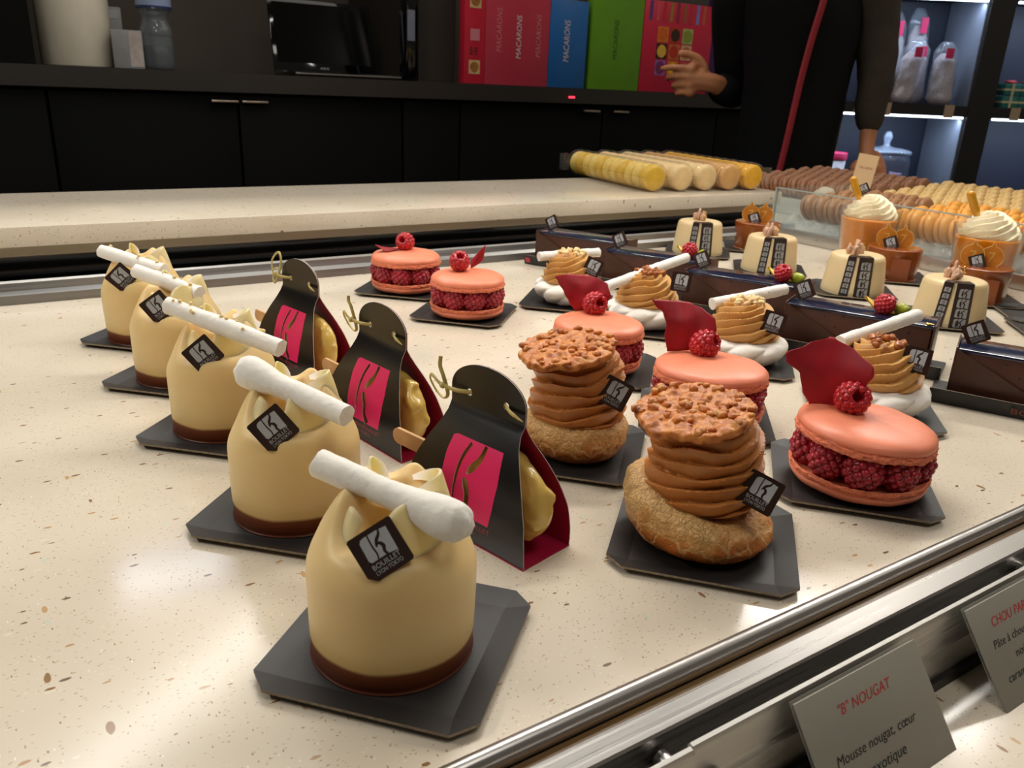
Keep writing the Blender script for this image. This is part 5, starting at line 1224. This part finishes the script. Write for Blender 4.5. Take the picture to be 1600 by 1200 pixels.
# jar with lilac marshmallows on the lower shelf
JZ = -.2615; jr = stuff('candy_jar', 'large clear glass jar of lilac marshmallow cubes on the lower shelf', 'jar', .115, .16, JZ)
JG = clear('jar_glass', (.86, .88, .92, 1), .03, .5, .08, (.5, .55, .7, 1))
obj('jar_wall', *lathe(smoothprof([(.0001, .002), (.105, 0), (.115, .01), (.115, .20), (.108, .235), (.100, .245)], 4), 48), JG, jr)
obj('jar_lid', *lathe(smoothprof([(.112, .246), (.114, .262), (.085, .272), (.030, .280), (.014, .290), (.016, .305), (.020, .325), (.012, .345), (.0001, .350)], 4), 40), clear('lid_glass', (.8, .84, .9, 1), .06, .6, .30, (.6, .68, .85, 1)), jr)
LIL = simple('lilac_marshmallow', rgb(178, 150, 178), .8, nscale=40, namp=.04); r_ = random.Random(4)
e_ = Vector((cos(SA), sin(SA), 0)); m_ = Vector((-sin(SA), cos(SA), 0))
for k in range(36):
    lay, q = k // 9, k % 9; a = 2 * pi * q / 8 + lay * .4; rr = 0 if q == 8 else .070
    b = box(-.017, .017, -.017, .017, -.017, .017, .004); p = SO + e_ * (.115 + rr * cos(a)) + m_ * (.16 + rr * sin(a)) + Vector((0, 0, JZ + .0235 + lay * .0410))
    o = obj('marshmallow', b[0], b[1], LIL, None, False); o.location = p; o.rotation_euler = (r_.uniform(-.16, .16), r_.uniform(-.16, .16), r_.uniform(0, 3)); tag(o, 'lilac marshmallow cube piled inside the clear glass jar', 'marshmallow', 'lilac marshmallow cubes in the jar')
cu = stuff('paper_tub', 'white tub with a magenta lid on the lower shelf beside the assistant', 'tub', -.150, .10, JZ)
obj('tub_body', *lathe([(.0001, 0), (.052, 0), (.060, .22), (.0001, .22)], 32), simple('white_tub', rgb(190, 186, 196), .5, nscale=12, namp=.12), cu)
obj('tub_lid', *lathe([(.063, .218), (.064, .245), (.060, .250), (.0001, .250)], 32), PKT, cu)
rb = stuff('red_bundle', 'red and black wrapped sweets on the lower right shelf', 'sweets', .62, .06, JZ)
for k in range(5): MB().add(lump(.034, k, 3, .35), 0, TR((-.06 + .045 * k, .01 * (k % 2), .032 + .04 * (k < 2)))).build('wrapped_sweet', REDB if k < 2 else simple('dark_wrap', rgb(30, 26, 34), .4, nscale=60), rb)

# flavour cards and a small bottle standing among the rear macarons
def flavour_card(x, y, z, hgt, label, lean=.0):
    t = thing('flavour_card', label, 'card', (x, y, z), radians(-48), 'cream flavour cards among the macarons')
    o = MB().add(box(-.017, .017, -.0006, .0006, 0, hgt)).build('card', simple('cream_card', rgb(222, 186, 140), .7, nscale=20, namp=.03), t, smooth=False); o.rotation_euler = (-.1, lean, 0)
    V, F = text_vf('MACARON', .022, .0042); M = basis((0, -.0009, hgt * .80), (1, 0, 0), (0, -1, 0)); obj('lettering', [M @ v for v in V], F, PINKPRINT, o, False)
flavour_card(1.308, .9000, .0005, .125, 'cream flavour card by the assistant hand, behind the left verrine', .12)
flavour_card(1.290, .6050, .0005, .138, 'cream flavour card behind the right verrine', .22)
tp = thing('sample_bottle', 'tiny dark bottle with a pale cap behind the right flavour card', 'bottle', (1.600, .7420, .0004))
obj('bottle_body', *lathe(smoothprof([(.0001, 0), (.011, 0), (.012, .004), (.012, .09), (.006, .105), (.006, .118)], 3), 24), simple('dark_syrup', rgb(70, 26, 34), .2, nscale=60, namp=.2), tp)
obj('cap', *lathe([(.0085, .112), (.0090, .114), (.0090, .136), (.0001, .138)], 24), simple('pale_cap', rgb(170, 180, 206), .4, nscale=20), tp)
me = thing('meringue_kiss', 'pale round meringue lying on the brown macarons left of the verrine pipette', 'meringue', (1.300, .9550, .0300))
obj('body', *lump(.019, 3, 3, .2, (1.25, 1, .85)), simple('pale_meringue', rgb(214, 200, 176), .7, nscale=30, namp=.04), me); me.children[0].location = (0, 0, .017)

# ------------------------------------------------------------------ shop assistant behind the macarons
SKINM = simple('skin', rgb(196, 132, 92), .5, sss=.3, sss_r=(.012, .005, .003), nscale=12, namp=.05)
VEST = simple('black_vest', rgb(5, 5, 7), .85, spec=.2, nscale=40, namp=.1, bump=.2, bscale=200, bdist=.002)
SLEEVE = simple('dark_brown_sleeve', rgb(52, 44, 32), .8, nscale=14, namp=.15, bump=.5, bscale=40, bdist=.006)
PIPING = simple('red_piping', rgb(150, 26, 40), .6, nscale=40); SCARF = simple('red_scarf', rgb(196, 34, 70), .6, nscale=20)
TROUS = simple('black_trousers', rgb(14, 14, 16), .8, nscale=30); HAIRM = simple('dark_hair', rgb(30, 20, 14), .6, nscale=80, namp=.3)
def skin_vf(verts, radii, edges, sub=1, root=0):
    me = bpy.data.meshes.new('sk'); me.from_pydata([tuple(v) for v in verts], edges, [])
    bm = bmesh.new(); bm.from_mesh(me); ly = bm.verts.layers.skin.verify(); bm.verts.ensure_lookup_table()
    for i, v in enumerate(bm.verts):
        r = radii[i]; v[ly].radius = r if isinstance(r, tuple) else (r, r); v[ly].use_root = (i == root)
    bm.to_mesh(me); bm.free()
    o = bpy.data.objects.new('sk', me); COL.objects.link(o)
    md = o.modifiers.new('s', 'SKIN'); md.use_smooth_shade = True
    if sub: m2 = o.modifiers.new('u', 'SUBSURF'); m2.levels = sub; m2.render_levels = sub
    dg = bpy.context.evaluated_depsgraph_get(); e = bpy.data.meshes.new_from_object(o.evaluated_get(dg))
    V = [v.co.copy() for v in e.vertices]; F = [tuple(p.vertices) for p in e.polygons]
    bpy.data.objects.remove(o); bpy.data.meshes.remove(me); bpy.data.meshes.remove(e); return V, F
def chain(pts, rad, sub=1): return skin_vf(pts, rad, [(i, i + 1) for i in range(len(pts) - 1)], sub)
pr = Vector((1.735, 1.415, FLZ)); rt = Vector((.84, -.54, 0)).normalized(); fw = Vector((-.54, -.84, 0)).normalized()
def W(a, b, z): return rt * a + fw * b + Vector((0, 0, z - FLZ))   # relative to the feet centre; a to the right in the photo, b towards the camera
person = thing('person', 'shop assistant in a black vest with red piping and dark sleeves, gesturing with one hand', 'person', pr)
sh = .50
LE, LW, LH = W(-.225, .05, .215), W(-.180, .02, .238), None
wl = Vector((1.572, 1.527, .240)) - pr; kl = Vector((1.513, 1.567, .243)) - pr
el = wl + Vector((.105, .02, -.03)); sl = W(-.175, -.02, sh - .03)
wr = Vector((1.868, 1.277, .118)) - pr; kr = Vector((1.852, 1.256, .045)) - pr; er = Vector((1.925, 1.310, .30)) - pr; er = W(.186, .03, .27); sr = W(.168, -.02, sh - .03)
bodyV = [W(0, 0, .02), W(0, 0, .16), W(0, 0, .32), W(0, -.01, .45), W(0, -.01, .53), W(0, 0, .60), W(0, .015, .70), W(0, .02, .79),
         sl, el, wl, kl, sr, er, wr, kr,
         W(-.085, 0, -.08), W(-.09, .01, -.45), W(-.09, -.01, -.84), W(-.09, .09, -.885), W(.085, 0, -.08), W(.09, .01, -.45), W(.09, -.01, -.84), W(.09, .09, -.885)]
bodyR = [(.100, .08), (.095, .07), (.10, .075), (.092, .065), (.052, .05), (.05, .05), (.072, .085), (.055, .07),
         .034, .032, (.026, .021), (.030, .017), .034, .032, (.026, .021), (.030, .017), .075, .052, .035, .030, .075, .052, .035, .030]
bodyE = [(0, 1), (1, 2), (2, 3), (3, 4), (4, 5), (5, 6), (6, 7), (3, 8), (8, 9), (9, 10), (10, 11), (3, 12), (12, 13), (13, 14), (14, 15), (0, 16), (16, 17), (17, 18), (18, 19), (0, 20), (20, 21), (21, 22), (22, 23)]
mb = MB().add(skin_vf(bodyV, bodyR, bodyE, 1))
hc = W(0, .03, .715)
V, F = ico(1, 4); mb.add(([hc + rt * (v[0] * .074 * (1 - .12 * max(0, -v[2]))) + fw * (v[1] * .092) + Vector((0, 0, v[2] * .115)) for v in V], F))
mb.add(chain([hc + fw * .084 + Vector((0, 0, .018)), hc + fw * .104 + Vector((0, 0, -.018)), hc + fw * .090 + Vector((0, 0, -.026))], [.009, .013, .008]))
for s in (-1, 1): mb.add(ico(1, 2), 0, TR(hc + rt * (.075 * s) + fw * -.005) @ Matrix.Diagonal((.012, .018, .030, 1)))
def finger(root, dirs, lens, r=.0088):
    p = [Vector(root)]; d = dirs
    for dd, l in zip(d, lens): p.append(p[-1] + Vector(dd).normalized() * l)
    return chain(p, [r, r, r * .97, r * .92, r * .8][:len(p)])
def hand(w_, k_, across, down, curls, thumb):
    """across: index-to-little direction, down: curl direction"""
    mbh = MB(); d = (k_ - w_).normalized(); ac = Vector(across).normalized(); dn = Vector(down).normalized()
    for i, c in enumerate(curls):
        off = (-.030 + .0195 * i); base = w_ + (k_ - w_) * .55 + ac * off * .8; kn = k_ + ac * off + d * (.004 - .0025 * abs(i - 1.2))
        L = [.036, .039, .036, .029][i]; a1, a2, a3 = c, c * 1.9, c * 2.6
        ds = [(kn - base)] + [d * cos(a) + dn * sin(a) for a in (a1, a2, a3)]
        mbh.add(finger(base, ds, [(kn - base).length, L, L * .62, L * .48], .0090 - .0006 * (i == 3)))
        mbh.add(ico(.0150, 2), 0, TR(kn * .6 + base * .4))
    tb = w_ + (k_ - w_) * .25 - ac * .022; mbh.add(finger(tb, thumb, [.040, .032, .026], .0105)); return mbh
dl = (kl - wl).normalized()
h1 = hand(wl, kl, (.12, .10, -1), (.55, .80, -.15), [.45, .75, .95, 1.05], [dl * .6 + Vector((0, 0, .8)), dl + Vector((0, 0, .25)), dl + Vector((0, 0, -.05))])
dr = (kr - wr).normalized()
h2 = hand(wr, kr, rt * -1 + fw * .2, fw * -.2 + rt * -.7, [.12, .18, .22, .28], [dr * .8 + rt * .5, dr + rt * .15, dr])
for h in (h1, h2): mb.add((h.V, h.F))
bd = mb.build('body', SKINM, person); rm = bd.modifiers.new('merge', 'REMESH'); rm.mode = 'VOXEL'; rm.voxel_size = .0042; rm.use_smooth_shade = True
sm_ = bd.modifiers.new('soften', 'SMOOTH'); sm_.iterations = 3; sm_.factor = .5
for s in (-1, 1):
    MB().add(ico(.013, 2), 0, TR(hc + rt * (.030 * s) + fw * .078 + Vector((0, 0, .020)))).build('eye', simple('eye_white', rgb(220, 216, 210), .2, nscale=20), person)
    MB().add(ico(.0055, 2), 0, TR(hc + rt * (.030 * s) + fw * .0885 + Vector((0, 0, .020)))).build('pupil', simple('pupil_dark', rgb(24, 16, 12), .2, nscale=20), person)
MB().add(ico(1, 2), 0, TR(hc + fw * .088 + Vector((0, 0, -.055))) @ Matrix.Rotation(atan2(rt.y, rt.x), 4, 'Z') @ Matrix.Diagonal((.024, .008, .006, 1))).build('mouth', simple('lips', rgb(150, 74, 66), .5, nscale=60), person)
V, F = ico(1, 4); HV = []
for v in V:
    k = 1.0 + .05 * noise.noise(Vector(v) * 6); f_ = v[1] if v[2] < .45 else -1
    q = .92 if (v[1] > .25 and v[2] < .42) or v[2] < -.55 else 1.10
    HV.append(hc + rt * (v[0] * .076 * q * k) + fw * (v[1] * .094 * q * k - .006) + Vector((0, 0, v[2] * .118 * q * k)))
obj('hair', HV, F, HAIRM, person)
# vest, sleeves, trousers, shoes
vest = [W(0, 0, -.16), W(0, 0, -.02), W(0, .01, .12), W(0, .01, .26), W(0, 0, .40), W(0, -.005, .505), W(0, -.005, .555)]
V, F = skin_vf(vest, [(.165, .125), (.150, .115), (.140, .110), (.150, .116), (.190, .125), (.190, .110), (.085, .075)], [(i, i + 1) for i in range(6)], 2)
V = [v + (Vector((v.x, v.y, 0)).normalized()) * (.006 * noise.noise(v * 9) + .003 * noise.noise(v * 26)) for v in V]
ve = obj('vest', V, F, VEST, person)
def sleeve(a, b, c, r):
    pts = [Vector((a.x * .45, a.y * .45, a.z + .03)), a, a + (b - a) * .5, b, b + (c - b) * .5, c]
    V, F = chain(pts, r, 2); V = [v + Vector((noise.noise(v * 22), noise.noise(v * 22 + Vector((4, 4, 4))), 0)) * .006 for v in V]; return V, F
obj('sleeve', *sleeve(sr, er, wr + (er - wr) * .10, [.080, .074, .055, .047, .042, .036]), SLEEVE, person)
o_ = obj('sleeve', *sleeve(sl, el, wl + (el - wl) * .12, [.080, .080, .060, .052, .046, .038]), VEST, person); o_['label'] = 'black sleeve of the gesturing arm'
for s in (-1, 1):
    hp = W(.085 * s, 0, -.10); obj('trouser_leg', *chain([hp, W(.09 * s, .01, -.45), W(.09 * s, 0, -.86)], [.098, .072, .058], 2), TROUS, person)
    obj('shoe', *chain([W(.09 * s, -.03, -.880), W(.09 * s, .05, -.882), W(.09 * s, .14, -.886)], [.036, .038, .030], 2), simple('black_shoe', rgb(16, 15, 15), .4, nscale=20), person)
def skinline(p, rr):
    return sweep(smoothprof([tuple(q) for q in p], 6), [(a * rr, b * rr * .55) for a, b in circ(1, 8)])
from mathutils.bvhtree import BVHTree
bv = BVHTree.FromPolygons([v.co for v in ve.data.vertices], [tuple(p.vertices) for p in ve.data.polygons])
pip = []
for (pa, z) in ((.012, .50), (-.004, .42), (-.018, .34), (-.028, .26), (-.034, .18), (-.040, .10), (-.048, .03), (-.066, -.03), (-.090, -.09), (-.10, -.14)):
    hit = bv.ray_cast(W(pa, .6, z), -fw); pip.append((hit[0] if hit[0] else W(pa, .13, z)) + fw * .002)
obj('red_piping', *skinline(pip, .010), PIPING, person)
sc_ = [W(-.06, .085, .52), W(-.050, .120, .47), W(-.048, .134, .435)]
obj('red_scarf', *chain(sc_, [(.030, .012), (.026, .010), (.016, .008)], 2), SCARF, person)
